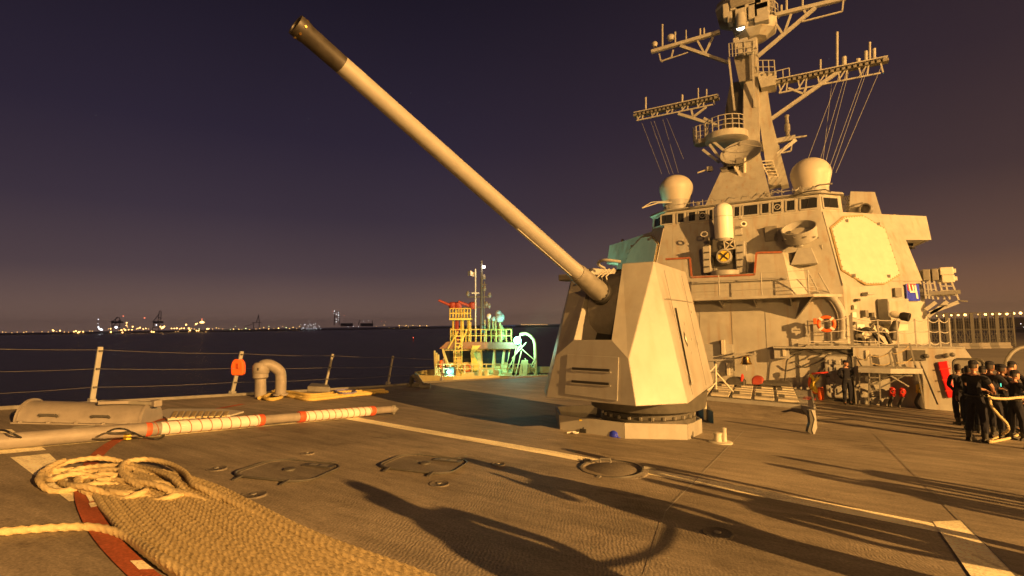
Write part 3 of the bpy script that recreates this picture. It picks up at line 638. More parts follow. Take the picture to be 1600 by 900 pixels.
# enclosure wall with the lowered middle and red-primed edges
EW = 26.85
def EP(px, py): return AY(px, py, EW)
en = MB()
encl = [EP(1040, 468), EP(1040, 405), EP(1078, 403), EP(1081, 433), EP(1179, 429), EP(1182, 395), EP(1222, 394), EP(1238, 465)]
en.prism(encl, V((0, .08, 0))); eo = en.build('platform_bulwark', M['hull'], sup)
tr = MB()
for a, b in zip(encl[1:6], encl[2:7]): tr.bar(a+V((0, -.02, 0)), b+V((0, -.02, 0)), .09, .07, (0, 1, 0))
tr.build('primed_edge', M['primer'], eo)
MB().prism([EP(1222, 394), EP(1238, 465), AY(1262, 463, 27.3), AY(1250, 398, 27.9)], V((.04, 0, 0))).build('platform_bulwark', M['hull'], sup)
MB().box((-2.7, 27.4, WZ(1.95)), (4.2, 1.5, .14)).build('gun_platform', M['plate'], sup)
# balcony rail
br = thing('balcony_rail', 'thin wire guard rail round the balcony under the white gun dome', 'railing', (-2.7, 25.95, WZ(BZ)))
posts = []
for px in (1066, 1124, 1190.5, 1264):
    t = AY(px, 463 if px > 1100 else 464, 25.95); t.z = WZ(BZ+.12); u = t+V((0, 0, 1.05)); posts.append((t, u))
    MB().tube([t, u], .028, 8).build('post', M['plate'], br, smooth=True)
    MB().box(t+V((0, 0, .02)), (.15, .08, .05)).build('post_foot', M['plate'], br)
for f_ in (1.0, .62, .28):
    MB().tube([t.lerp(u, f_) for t, u in posts], .010, 5).build('wire', M['plate'], br)
t, u = posts[-1]
for k, (dx, dy) in enumerate(((.42, .55), (.85, 1.1))):
    MB().tube([u+V((0, 0, 0)) if k == 0 else u.lerp(t, .1)+V((dx*.5, dy*.5, 0)), t+V((dx, dy, 0))], .028, 6).build('brace', M['plate'], br)
lad = MB()
p0, p1 = u, t+V((.62, .45, -.1))
for k in range(6): lad.tube([p0.lerp(p1, k/6), (t+V((.0, 0, 0))).lerp(u, 1-k/6)], .015, 5)
lad.build('rung', M['plate'], br)
# wall details on the front
for x0 in (-7.6, -6.1, -4.6, -3.1, -1.6):
    MB().bar(V((x0, 27.385, WZ(-3.6))), V((x0, 27.385, WZ(.95))), .015, .012, (0, 1, 0)).build('weld_seam', M['plate'], sup)
def onwall(name, px, py, w, h, d, m, y=27.38, parent=None, **kw):
    c = AY(px, py, y); return MB().box(c+V((0, -d/2, 0)), (w, d, h)).build(name, m, parent or sup, bevel=.012, **kw)
onwall('instruction_board', 1112, 551, 2.0, .85, .08, M['plate'])
onwall('wall_box', 1131, 542, .16, .7, .35, M['cream'])
onwall('wall_box', 1117, 573, 1.7, .5, .10, M['plate'])
onwall('wall_box', 1139, 576, .13, .6, .35, M['cream'])
onwall('wall_box', 1222, 552, .62, .42, .55, M['plate'])
onwall('wall_box', 1226, 549, .14, .38, .62, M['cream'])
# upper front: junction box with cables
c = AY(1205, 366, 28.35)
MB().box(c, (.55, .5, .75)).build('junction_box', M['mid'], sup, bevel=.02)
for k in range(4): MB().tube(smooth_path([c+V((-.18+.1*k, 0, -.35)), c+V((-.25+.1*k, .1, -.8)), c+V((-.5-.05*k, .0, -1.3)), c+V((-.9-.1*k, -.1, -1.5))], 4), .022, 5).build('cable', M['dark'], sup)
for (px, py) in ((1216, 378), (1221, 365), (1230, 372), (1285, 390)): 
    c = AY(px, py, 28.05); MB().tube([c, c+V((.0, -.1, .0)), c+V((0, -.1, .22)), c+V((0, 0, .22))], .014, 5).build('grab_iron', M['plate'], sup)
# big curved pipe
pipe = smooth_path([AY(1268, 463, 27.25), AY(1285, 459, 27.15), AY(1302, 467, 27.1), AY(1314, 486, 27.1), AY(1317, 505, 27.1), AY(1316, 528, 27.1)], 6)
MB().tube(pipe, .155, 16).build('vent_pipe', M['plate'], sup, smooth=True)
for q in (pipe[-1], pipe[12], pipe[22]): MB().lathe([(.185, -.03), (.185, .03)], q, (0, 0, 1) if q is pipe[-1] else (.4, 0, -.9), 16).build('pipe_collar', M['plate'], sup)
# life ring
c = AY(1291, 506, 26.6); lr = thing('life_ring', 'orange life ring hanging beside the big curved pipe', 'life ring', c)
mb = MB()
for k in range(25): pass
rings = []
for k in range(28):
    a = 2*PI*k/28; o = c+V((math.cos(a)*.30, 0, math.sin(a)*.30)); e = V((math.cos(a), 0, math.sin(a)))
    rings.append([o+e*.075*math.cos(b*PI/5)+V((0, 1, 0))*.06*math.sin(b*PI/5) for b in range(10)])
rings.append(rings[0]); mb.loft(rings, cap=False); mb.build('ring', M['orange'], lr, smooth=True)
for a in (45, 135, 225, 315):
    a = math.radians(a); o = c+V((math.cos(a)*.30, 0, math.sin(a)*.30)); MB().box(o, (.10, .15, .18), Matrix.Rotation(PI/2-a, 3, 'Y')).build('band', M['white'], lr, bevel=.01)
MB().box(c+V((0, .05, 0)), (.34, .03, .03)).build('bracket', M['dark'], lr)
MB().box(c+V((-.42, 0, .12)), (.14, .14, .26)).build('marker_light', M['orange'], lr, bevel=.02)
# fittings on the lower port wall (45 degree face)
def onface(name, px, py, w, h, d, m, **kw):
    n_ = V((.70, -.70, 0)).normalized(); p = HIT(px, py, V((1.66, 27.4, WZ(0))), V((1, -1, -.0)).normalized())
    e = V((.7071, .7071, 0)); Mx = Matrix((e, n_, V((0, 0, 1)))).transposed()
    return MB().box(p+n_*(d/2), (w, d, h), Mx).build(name, m, sup, bevel=.012, **kw)
for (px, py, w, h, d, mm) in ((1344, 512, .42, .30, .05, 'white'), (1348, 490, .18, .30, .22, 'mid'), (1333, 492, .22, .22, .08, 'white'), (1333, 480, .16, .20, .12, 'cream'), (1337, 469, .16, .12, .18, 'dark'), (1352, 459, .40, .12, .3, 'plate'), (1361, 507, .12, .12, .15, 'mid'), (1358, 492, .16, .2, .2, 'dark'), (1334, 505, .1, .14, .12, 'mid')):
    onface('wall_fitting', px, py, w, h, d, M[mm])
# recessed hood with slanted panel
hb = onface('recess_hood', 1388, 487, 1.25, 1.15, .5, M['plate'])
onface('recess_panel', 1384, 486, .9, .85, .53, M['hull'])
onface('yellow_case', 1392, 510, .9, .40, .45, M['cream'])
# signal plate: red and blue corners with a white figure
sp_ = onface('signal_plate', 1425, 457, .80, .80, .06, M['blue'])
n_ = V((.7071, -.7071, 0)); e = V((.7071, .7071, 0)); p = HIT(1425, 456, V((1.66, 27.4, WZ(0))), V((1, -1, 0)).normalized())+n_*.075
def tri(pts, m, nm, k=0): return MB().prism([p+n_*(.004*k)+e*a*.36+V((0, 0, b*.36)) for a, b in pts], n_*.004).build(nm, m, sp_)
tri([(-1, 1), (.45, 1), (-.35, -.1), (-1, .2)], M['red'], 'red_corner')
tri([(-.85, .95), (-.62, .95), (-.42, .10), (-.1, .10), (-.28, .9), (-.02, .9), (.22, -.12), (-.62, -.12)], M['white'], 'numeral', 1)
tri([(.18, .85), (.46, .85), (.72, -.9), (.42, -.9), (.30, -.12), (.0, -.12), (.02, .10), (.26, .10)], M['white'], 'numeral', 1)
onface('wall_box', 1401, 457, .40, .42, .10, M['mid'])
# bollard-like hose reels and searchlight on the walkway
SL_ = thing('walkway_searchlight', 'big black-lensed searchlight with cream body on the port walkway', 'searchlight', AY(1400, 530, 28.0))
c = AY(1413, 493, 27.9)
MB().lathe([(.08, -.36), (.15, -.30), (.16, -.08), (.14, 0)], c+V((-.15, .0, .0)), V((.85, -.35, -.25)), 18).build('housing', M['cream'], SL_, smooth=True)
MB().lathe([(.14, 0), (.19, .10), (.19, .34), (.16, .35), (.14, .25), (.01, .25)], c+V((-.15, 0, 0)), V((.85, -.35, -.25)), 20).build('lens_hood', M['black'], SL_, smooth=True)
MB().tube([AY(1394, 532, 27.9), AY(1396, 515, 27.9), AY(1402, 500, 27.9)], [.16, .17, .12], 12).build('stand', M['dark'], SL_, smooth=True)
hr = thing('hose_station', 'cream valve and coiled black hoses on the walkway left of the searchlight', 'hose station', AY(1360, 535, 27.6))
for k, (px, py) in enumerate(((1352, 524), (1362, 519), (1370, 514), (1346, 522), (1380, 518))):
    c = AY(px, py, 27.5); MB().lathe([(.05, -.2), (.16, -.15), (.18, 0), (.12, .12), (.16, .2), (.05, .25)], c, V((rnd.uniform(-1, 1), -.3, rnd.uniform(-.4, .6))), 12).build('valve', M['cream'], hr, smooth=True)
MB().tube(smooth_path([AY(1345, 538, 27.4), AY(1344, 520, 27.4), AY(1354, 514, 27.4), AY(1365, 521, 27.4), AY(1378, 537, 27.3)], 5), .09, 8).build('hose', M['black'], hr, smooth=True)
MB().tube(smooth_path([AY(1366, 512, 27.5), AY(1380, 517, 27.4), AY(1392, 537, 27.4)], 5), .09, 8).build('hose', M['black'], hr, smooth=True)
MB().lathe([(.12, 0), (.12, .3), (.08, .32)], AY(1358, 540, 27.4), (0, 0, 1), 12).build('valve', M['dark'], hr)
# ---- walkway rail with hanging lines
wr = thing('walkway_rail', 'steel stanchions with slack safety lines along the port walkway', 'railing', AY(1400, 541, 26.9))
pp = []
for i, (px, top) in enumerate(((1264, 506), (1300, 505), (1332, 503), (1374, 508), (1404, 506), (1432, 507), (1453, 507), (1470, 508), (1486, 507))):
    b = AY(px, 541.7, 26.9); b.z = WZ(LBZ+.05); t = b+V((0, 0, 1.15 if i != 2 else 1.35))
    pp.append((b, t)); MB().bar(b, t, .05 if i != 2 else .12, .05).build('stanchion', M['plate'] if i != 2 else M['mid'], wr)
for f_ in (.97, .55, .18):
    for (b0, t0), (b1, t1) in zip(pp, pp[1:]):
        MB().tube(sag(b0.lerp(t0, f_), b1.lerp(t1, f_), .03+.12*(rnd.random())*(t1.x > 2)), .018, 5).build('line', M['sail'], wr)
# lower walkway rail fixed to the block face
lr2 = thing('lower_rail', 'row of leaning stanchions with drooping lines against the lower grey wall', 'railing', AY(1400, 600, 26.3))
pp = []
for (x0, y0, x1, y1) in ((1362, 580, 1359, 553), (1396, 582, 1389, 550), (1404, 582, 1394, 551), (1432, 580, 1421, 536), (1465, 632, 1437, 565), (1338, 632, 1332, 556)):
    b, t = AY(x0, y0, 26.35), AY(x1, y1, 26.4); pp.append((b, t)); MB().bar(b, t, .055, .055).build('stanchion', M['mid'], lr2)
for a, b in ((0, 1), (2, 3)):
    for f_ in (.95, .5): MB().tube(sag(pp[a][0].lerp(pp[a][1], f_), pp[b][0].lerp(pp[b][1], f_), .12), .018, 5).build('line', M['rope'], lr2)
MB().tube(sag(pp[0][1], AY(1340, 556, 26.5), .2), .018, 5).build('line', M['rope'], lr2)
MB().tube(smooth_path([AY(1340, 562, 26.6), AY(1345, 570, 26.5), AY(1352, 576, 26.5), AY(1362, 574, 26.5)], 5), .025, 6).build('line', M['black'], lr2)
# platform with legs
pt = thing('wall_platform', 'flat grey steel platform on braced legs against the lower wall', 'platform', AY(1395, 632, 25.9))
q = [AY(1341, 582, 25.5), AY(1392, 584, 25.3), AY(1442, 580, 25.7), AY(1418, 577, 26.6), AY(1343, 578, 26.6)]
zz = q[0].z
for p in q: p.z = zz
MB().prism(q, V((0, 0, .20))).build('deck_plate', M['plate'], pt, bevel=.01)
MB().prism([p+V((0, 0, -.12)) for p in [q[0].lerp(q[2], .15)+V((0, .1, 0)), q[0].lerp(q[2], .85)+V((0, .1, 0)), q[3], q[4]]], V((0, 0, .12))).build('underframe', M['mid'], pt)
for (x0, y0, x1, y1) in ((1343, 583, 1343, 632), (1358, 584, 1357, 632), (1392, 586, 1366, 600), (1420, 583, 1375, 606), (1390, 586, 1420, 604), (1434, 582, 1444, 632)):
    MB().bar(AY(x0, y0, 25.7), AY(x1, y1, 25.9), .05).build('leg', M['mid'], pt)
sl = thing('boarding_ladder', 'narrow step ladder standing under the grey wall platform', 'ladder', AY(1363, 632, 25.6))
for x in (1358, 1374): MB().bar(AY(x, 580, 25.5), AY(x+2, 634, 25.3), .05).build('rail', M['mid'], sl)
for k in range(5): MB().bar(AY(1358.5, 590+k*10, 25.4), AY(1375, 590+k*10, 25.4), .045).build('rung', M['mid'], sl)
# hose valves in a row: red and yellow fire fittings
for i, (px, py, mm, lb_) in enumerate(((1394, 611, 'red', 'red fire valve with a wheel on the lower wall, left one'), (1410, 612, 'red', 'red fire valve with a wheel on the lower wall, right one'), (1436, 606, 'yellow', 'yellow hose valve on the lower wall between the dark figures'))):
    c = AY(px, py, 26.5); hv = thing('fire_valve', lb_, 'valve', c, group='fire valves on the lower wall')
    MB().lathe([(.07, -.25), (.11, -.2), (.11, .1), (.07, .15)], c, (0, -.4, 1), 10).build('body', M[mm], hv, smooth=True)
    MB().tube([c+V((.085*math.cos(t*PI/7), -.2, .085*math.sin(t*PI/7))) for t in range(15)], .018, 6, cap=False).build('wheel', M[mm], hv)
    MB().tube([c, c+V((0, -.22, 0))], .03, 6).build('stem', M['dark'], hv)
    MB().tube(smooth_path([c+V((0, -.1, -.2)), c+V((-.15, -.12, -.6)), c+V((.05, -.15, -.9))], 4), .06, 8).build('hose', M['black'], hv, smooth=True)
# door
def quilt(px0, py0, px1, py1, y):
    a, b = AY(px0, py1, y), AY(px1, py0, y); return a, b
a, b = AY(1293, 620, 26.9), AY(1328, 556, 26.9); w_, h_ = b.x-a.x, b.z-a.z; c = (a+b)/2
dr_ = MB(); pts = []
for (sx, sz, a0) in ((1, 1, 0), (-1, 1, 90), (-1, -1, 180), (1, -1, 270)):
    for k in range(6): t = math.radians(a0+18*k); pts.append(c+V((sx*(w_/2-.16)+.16*math.cos(t), 0, sz*(h_/2-.16)+.16*math.sin(t))))
dr_.prism(pts, V((0, .07, 0))); door = dr_.build('door', M['plate'], sup, bevel=.015)
MB().tube([p+V((0, .03, 0)) for p in pts]+[pts[0]+V((0, .03, 0))], .05, 6, cap=False).build('door_frame', M['mid'], door, smooth=True)
for i in range(3):
    for j in range(5):
        MB().box(c+V(((i-1)*w_*.28, -.02, (j-2)*h_*.17)), (w_*.2, .05, h_*.11)).build('door_stiffener', M['plate'], door, bevel=.02)
for s in (-1, 1):
    for j in range(3): MB().bar(c+V((s*w_*.5, -.04, (j-1)*h_*.33)), c+V((s*w_*.36, -.06, (j-1)*h_*.33)), .045).build('door_dog', M['dark'], door)
MB().box((AY(1310, 590, 27.2)).lerp(c, 0)+V((0, .24, 0)), (3.0, .3, 0.01+h_+1.2)).build('door_bulkhead', M['hull'], sup)
# deckhouse clutter round the door: pipes, cables
for pts_ in ([(1262, 562), (1280, 556), (1292, 548), (1308, 547), (1330, 553)], [(1242, 566), (1258, 574), (1290, 562)], [(1270, 600), (1285, 580), (1288, 575)], [(1226, 600), (1228, 575), (1232, 560), (1252, 552)], [(1236, 552), (1250, 548), (1262, 545), (1275, 550), (1302, 549)]):
    MB().tube(smooth_path([AY(*p, 26.9) for p in pts_], 4), .035, 6).build('pipe_run', M['dark'], sup, smooth=True)
hk = thing('hose_rack', 'wall rack of orange and red fire hose beside the quilted door', 'hose rack', AY(1275, 625, 26.6))
MB().tube(smooth_path([AY(1266, 585, 26.5), AY(1272, 595, 26.4), AY(1268, 605, 26.4), AY(1277, 612, 26.4), AY(1271, 600, 26.3), AY(1279, 590, 26.4)], 5), .07, 8).build('hose', M['yellow'], hk, smooth=True)
MB().tube(smooth_path([AY(1266, 590, 26.6), AY(1265, 602, 26.5), AY(1274, 614, 26.5), AY(1284, 606, 26.5), AY(1282, 620, 26.4)], 5), .06, 8).build('hose', M['orange'], hk, smooth=True)
MB().lathe([(.09, 0), (.13, .1), (.13, .5), (.07, .55)], AY(1283, 625, 26.4), (0, 0, 1), 10).build('nozzle', M['orange'], hk, smooth=True)
MB().bar(AY(1268, 584, 26.5), AY(1294, 582, 26.5), .10, .08).build('rack_bar', M['red'], hk)
# bell on its bracket
bl = thing('ship_bell', 'brass ship bell hanging from a wall bracket above the missile hatches', 'bell', AY(1166, 568, 26.7))
c = AY(1166, 569, 26.7)
MB().lathe([(.27, 0), (.25, .03), (.20, .12), (.17, .28), (.14, .36), (.04, .40), (.0, .40)], c, (0, 0, 1), 24).build('bell', M['brass'], bl, smooth=True)
MB().tube([c+V((0, 0, .02)), c+V((0, 0, -.30))], .02, 6).build('lanyard', M['sail'], bl)
MB().bar(c+V((-.55, 0, .47)), c+V((.42, 0, .47)), .06, .06).build('bracket_arm', M['plate'], bl)
MB().bar(c+V((.40, 0, .60)), c+V((.40, 0, -.10)), .09, .09).build('bracket_post', M['plate'], bl)
MB().bar(c+V((-.55, 0, .47)), c+V((-.55, .65, .47)), .06, .06).build('bracket_arm', M['plate'], bl)
MB().bar(c+V((.40, 0, .47)), c+V((.40, .65, .47)), .06, .06).build('bracket_arm', M['plate'], bl)
# red stretcher board
sb_ = thing('stretcher_board', 'bright red stretcher strapped upright on the lower wall', 'stretcher', AY(1480, 622, 26.5))
q = [AY(1465, 566, 26.64), AY(1481, 564, 26.64), AY(1494, 621, 26.62), AY(1481, 622, 26.62)]
MB().prism(q, V((0, .10, 0))).build('board', mat('bright_red_vinyl', (.78, .015, .02), .35, var=.05), sb_, bevel=.04)
for f_ in (.2, .5, .8): MB().bar(q[0].lerp(q[3], f_)+V((-.03, -.02, 0)), q[1].lerp(q[2], f_)+V((.03, -.02, 0)), .04, .02, (0, 1, 0)).build('strap', M['red'], sb_)
# small lamps and hooks
for i, (px, py) in enumerate(((1447, 556), (1478, 555), (1487, 554))):
    c = AY(px, py, 26.7); MB().lathe([(.03, 0), (.09, .08), (.09, .14), (.02, .16)], c, V((0, -1, 0)), 10).build('deck_light', M['dark'], sup)
onwall('wall_panel', 1431, 555, .62, .42, .1, M['dark'], y=26.75)
onwall('wall_panel', 1355, 555, .12, .42, .06, M['cream'], y=26.75)
# second, rounded door standing open at the ship's side
a = AY(1514, 582, 25.5); dd_ = thing('open_watertight_door', 'rounded dark steel door standing open behind the sailors', 'door', a)
pts = []
for (sx, sz, a0) in ((1, 1, 0), (-1, 1, 90), (-1, -1, 180), (1, -1, 270)):
    for k in range(6): t = math.radians(a0+18*k); pts.append(a+V((sx*.27+.17*math.cos(t), 0, sz*.68-.35+.17*math.sin(t))))
MB().prism(pts, V((0, .08, 0))).build('panel', M['mid'], dd_, bevel=.015)
MB().tube(pts+[pts[0]], .045, 6, cap=False).build('gasket', M['dark'], dd_, smooth=True)
MB().bar(a+V((-.1, -.05, .1)), a+V((.15, -.05, .1)), .04).build('handle', M['brass'], dd_)
# decoy launcher platform on the ship's side
cl = thing('launcher_platform', 'railed side platform carrying cream tube boxes right of the radar panel', 'launcher', AY(1470, 476, 31))
yb0 = 30.6
q = [AY(1437, 469, yb0), AY(1501, 475, yb0), AY(1503, 467, yb0), AY(1440, 463, yb0)]
fl0 = [AY(1438, 465, yb0), AY(1502, 470, yb0-.6), AY(1502, 470, yb0-.6)+V((-.1, 2.4, 0)), AY(1438, 465, yb0)+V((0, 2.4, 0))]
for p in fl0: p.z = WZ(1.05)
MB().prism(fl0, V((0, 0, .18))).build('floor', M['plate'], cl)
for (x0, y0, x1, y1) in ((1480, 471, 1449, 495), (1497, 472, 1452, 489), (1462, 472, 1446, 484)): MB().bar(AY(x0, y0, yb0), AY(x1, y1, yb0), .16, .16).build('strut', M['plate'], cl)
for (x0, y0, x1, y1) in ((1447, 467, 1443, 440), (1458, 468, 1452, 438), (1466, 468, 1459, 439), (1476, 468, 1468, 441), (1484, 468, 1477, 442), (1498, 469, 1487, 441), (1452, 467, 1449, 440)):
    MB().bar(AY(x0, y0, yb0-.1), AY(x1, y1, yb0-.1), .07).build('rail_post', M['plate'], cl)
for k in range(3):
    MB().bar(AY(1468+k*1.5, 447+k*7, yb0-.15), AY(1490+k*3, 447+k*7, yb0-.15), .05).build('rail_bar', M['plate'], cl)
    MB().bar(AY(1444, 443+k*9, yb0-.15), AY(1460+k, 443+k*9, yb0-.15), .04).build('rail_bar', M['plate'], cl)
for (x0, y0, x1, y1, mm) in ((1468, 418, 1490, 429, 'cream'), (1471, 430, 1492, 441, 'cream'), (1455, 420, 1467, 438, 'mid'), (1441, 421, 1454, 438, 'mid')):
    a, b = AY(x0, y0, yb0+.4), AY(x1, y1, yb0+.4); MB().box((a+b)/2+V((0, .5, 0)), (abs(b.x-a.x), 1.1, abs(a.z-b.z))).build('tube_box', M[mm], cl, bevel=.03)
    if mm == 'cream': MB().box(V((b.x+.03, (a.y+.4), (a.z+b.z)/2)), (.16, .7, abs(a.z-b.z)*.55)).build('tube_cap', M[mm], cl, bevel=.02)
MB().tube([AY(1500, 470, yb0-.6), AY(1512, 471, yb0-.6)], .03, 6).build('boom', M['mid'], cl)
# ------------------------------------------------------------------ close-in gun with white dome, directors, radomes
cw = thing('dome_gun', 'white domed rapid fire gun mount on the balcony before the bridge', 'gun mount', AY(1133, 430, 27.2))
CY = 27.6
def CP(px, py, dy=0): return AY(px, py, CY+dy)
c = CP(1131.5, 374); top = CP(1131.5, 317); R_c = (CP(1146.5, 345)-CP(1117, 345)).length/2; H_c = top.z-c.z
prof = [(R_c*.96, 0), (R_c, .05), (R_c, H_c-R_c*.75)]+[(R_c*math.cos(t*PI/12), H_c-R_c*.75+R_c*.75*math.sin(t*PI/12)) for t in range(1, 7)]
M['dome'] = mat('white_radome', (.78, .76, .68), .4, var=.05, vscale=3, streak=.12, streak_col=(.5, .42, .3))
MB().lathe(prof, c, (0, 0, 1), 36).build('dome', M['dome'], cw, smooth=True)
MB().lathe([(R_c*1.02, H_c*.60), (R_c*1.02, H_c*.62)], c, (0, 0, 1), 36).build('dome_band', M['cream'], cw)
MB().lathe([(R_c*.9, -.12), (R_c*.98, -.02), (R_c*.98, .03)], c, (0, 0, 1), 30).build('dome_ring', M['plate'], cw, smooth=True)
ctr = CP(1133, 392)
for s, xs in ((-1, (1101, 1112)), (1, (1152, 1165))):
    a, b = CP(xs[0], 428), CP(xs[1], 378 if s > 0 else 384)
    MB().box((a+b)/2, (abs(b.x-a.x), .9, abs(b.z-a.z))).build('side_cheek', M['plate'], cw, bevel=.05)
    for k in range(4): MB().box(CP(xs[0]+6, 385+k*11)+V((0, -.50, 0)), (.24, .10, .05)).build('cheek_step', M['dark'], cw)
tr_ = MB(); a, b, c_, d_ = CP(1131, 376, -.5), CP(1147, 374, -.5), CP(1149, 388, -.5), CP(1133, 390, -.5)
for p, q in ((a, b), (b, c_), (c_, d_), (d_, a), (a, c_), (b, d_)): tr_.bar(p, q, .05, .04, (0, 1, 0))
tr_.build('gun_truss', M['cream'], cw)
MB().box(CP(1130, 388, .1), (1.0, .8, .9)).build('gun_body', M['dark'], cw, bevel=.08)
dc = CP(1131, 400, -.62)
MB().lathe([(.33, -.5), (.36, -.45), (.36, .0), (.29, .02), (.28, -.03)], dc, V((0, -1, .12)), 28).build('drum_case', M['plate'], cw, smooth=True)
MB().lathe([(.28, -.05), (.27, -.01), (.01, -.01)], dc, V((0, -1, .12)), 24).build('drum_face', M['yellow'], cw)
for k in range(4):
    t = PI/4+k*PI/2; MB().bar(dc+V((0, -.015, 0)), dc+V((.25*math.cos(t), -.02, .25*math.sin(t))), .06, .03, (0, 1, 0)).build('drum_spoke', M['black'], cw)
MB().lathe([(.05, 0), (.05, .06)], dc, V((0, -1, .1)), 12).build('drum_hub', M['black'], cw)
MB().lathe([(.62, 0), (.70, .06), (.70, .26), (.6, .3)], CP(1133, 432, -.2), (0, 0, 1), 28).build('turntable', M['plate'], cw, smooth=True)
MB().tube([CP(1107, 372), CP(1113, 398), CP(1116, 425)], [.12, .09, .07], 8).build('strut_arm', M['dark'], cw, smooth=True)
MB().tube([CP(1100, 366, -.2)+V((.16*math.cos(t*PI/8), 0, .12*math.sin(t*PI/8))) for t in range(17)], .035, 6, cap=False).build('side_ring', M['plate'], cw)
MB().lathe([(.07, 0), (.11, .1), (.11, .3), (.14, .32), (.14, .42), (.01, .42)], CP(1159, 354, .2), V((.35, -1, .15)), 18).build('thermal_camera', M['dome'], cw, smooth=True)
MB().lathe([(.09, .425), (.01, .43)], CP(1159, 354, .2), V((.35, -1, .15)), 14).build('camera_lens', M['black'], cw)
MB().box(CP(1154, 361, .2), (.35, .3, .45)).build('camera_bracket', M['plate'], cw, bevel=.03)
MB().box(CP(1157, 340, .3), (.18, .2, .22)).build('camera_mount', M['plate'], cw, bevel=.03)
# drum-shaped director on its pedestal
dt = thing('open_drum_director', 'open grey drum dish on a pedestal box below the right bridge windows', 'antenna', AY(1258, 413, 27.6))
c = AY(1249.5, 364, 27.3); ax = V((-.15, -.66, 1)).normalized()
MB().lathe([(.60, -.34), (.70, -.28), (.73, .22), (.745, .30), (.70, .30), (.67, .0), (.66, -.05), (.01, -.05)], c, ax, 40).build('drum', M['plate'], dt, smooth=True)
MB().lathe([(.34, -.04), (.34, .04), (.30, .08), (.01, .09)], c+V((-.05, 0, .05)), ax, 28).build('inner_disc', M['cream'], dt, smooth=True)
for k in range(10):
    t = 2*PI*k/10; MB().box(c+V((.72*math.cos(t), .72*math.sin(t), -.30)), (.08, .08, .06)).build('rim_bolt', M['mid'], dt)
MB().lathe([(.20, 0), (.17, .42)], AY(1247.5, 386, 27.3), (0, 0, 1), 16).build('neck', M['plate'], dt, smooth=True)
MB().box(AY(1247, 378, 27.0), (.26, .12, .30)).build('neck_box', M['mid'], dt, bevel=.01)
a = [AY(1246, 388, 26.9), AY(1268, 387, 26.9), AY(1278, 411, 26.9), AY(1235, 414, 26.9)]
MB().prism(a, V((0, 1.1, 0))).build('pedestal_box', M['plate'], dt, bevel=.02)
# radomes
def radome(px, py0, py1, wpx, y, label):
    b = AY(px, py0, y); t = AY(px, py1, y); h = t.z-b.z; r = (AY(px+wpx/2, py0, y)-AY(px-wpx/2, py0, y)).length/2
    o = thing('radome', label, 'radome', b, group='white radomes either side of the mast')
    pr = [(r*.80, 0), (r*.98, h*.42), (r, h*.50)]+[(r*math.cos(k*PI/16), h*.50+h*.5*math.sin(k*PI/16)) for k in range(1, 9)]
    MB().lathe(pr, b, (0, 0, 1), 40).build('shell', M['shell'], o, smooth=True)
    MB().lathe([(r*.7, -.8), (r*.82, -.05), (r*.82, .04)], b, (0, 0, 1), 30).build('pedestal', M['plate'], o, smooth=True)
    return o
M['shell'] = mat('grey_radome_shell', (.50, .47, .40), .5, var=.07, vscale=2, streak=.1)
radome(1057, 316, 274, 52, 34, 'smaller grey radome left of the mast base')
radome(1268, 298, 247, 66, 33.5, 'larger grey radome right of the mast base')
# ------------------------------------------------------------------ mast
YM = 38.0
def MP(px, py, dy=0): return AY(px, py, YM+dy)
mast = thing('lattice_mast', 'tall raked grey mast with yardarms above the bridge', 'mast', V((XC, 36, WZ(6.2))))
# pyramid foot
def quadprism(name, pts, dy, y=YM, mm='hull', **kw): return MB().prism([AY(px, py, y) for px, py in pts], V((0, dy, 0))).build(name, M[mm], mast, **kw)
apx = [V((-4.1, 32.9, 0))]
bz, tz_ = WZ(6.1), WZ(11.0)
b4_ = [AY(1092, 317, 31.5), AY(1208, 300, 31.5)]
tl, tr2 = AY(1144, 247, 34.5), AY(1184, 240, 34.5)
MB().loft([[V((b4_[0].x, 31.5, bz)), V((b4_[1].x, 31.5, bz)), V((b4_[1].x-.3, 37, bz)), V((b4_[0].x+.3, 37, bz))],
           [V((tl.x, 34.6, tz_)), V((tr2.x, 34.6, tz_)), V((tr2.x, 36.4, tz_)), V((tl.x, 36.4, tz_))]]).build('mast_foot', M['hull'], mast)
# main column, slightly tapering, from the foot up to the top platform
def ringq(px0, px1, py, y, d): a, b = AY(px0, py, y), AY(px1, py, y); b.z = a.z; return [a, b, b+V((0, d, 0)), a+V((0, d, 0))]
MB().loft([ringq(1161, 1187, 262, 36.0, 1.1), ringq(1162, 1185.5, 125, 37.6, .9), ringq(1168, 1183, 60, 38.3, .7), ringq(1168, 1183, 36, 38.5, .6)]).build('mast_column', M['hull'], mast)
MB().loft([ringq(1127, 1160, 205, 38.8, .25), ringq(1141, 1162, 130, 39.0, .25)]).build('mast_web', M['mid'], mast)
MB().loft([ringq(1185, 1201, 187, 38.8, .3), ringq(1184, 1191, 120, 38.8, .3)]).build('mast_web', M['hull'], mast)
# after legs
MB().bar(AY(1186, 118, 38.6), AY(1212, 292, 36.5), .75, .5, (0, 1, 0)).build('mast_leg', M['hull'], mast)
MB().bar(AY(1227, 292, 36.5), AY(1200, 187, 38.4), .42, .5, (0, 1, 0)).build('mast_leg', M['hull'], mast)
# ladder between leg and foot
ld = MB()
for k in range(8): ld.bar(AY(1190+k*2.5, 252+k*5, 36.4), AY(1208+k*1.8, 251+k*5, 36.4), .06)
ld.bar(AY(1188, 250, 36.4), AY(1208, 290, 36.4), .07); ld.bar(AY(1207, 250, 36.4), AY(1221, 290, 36.4), .07); ld.build('mast_ladder', M['cream'], mast)
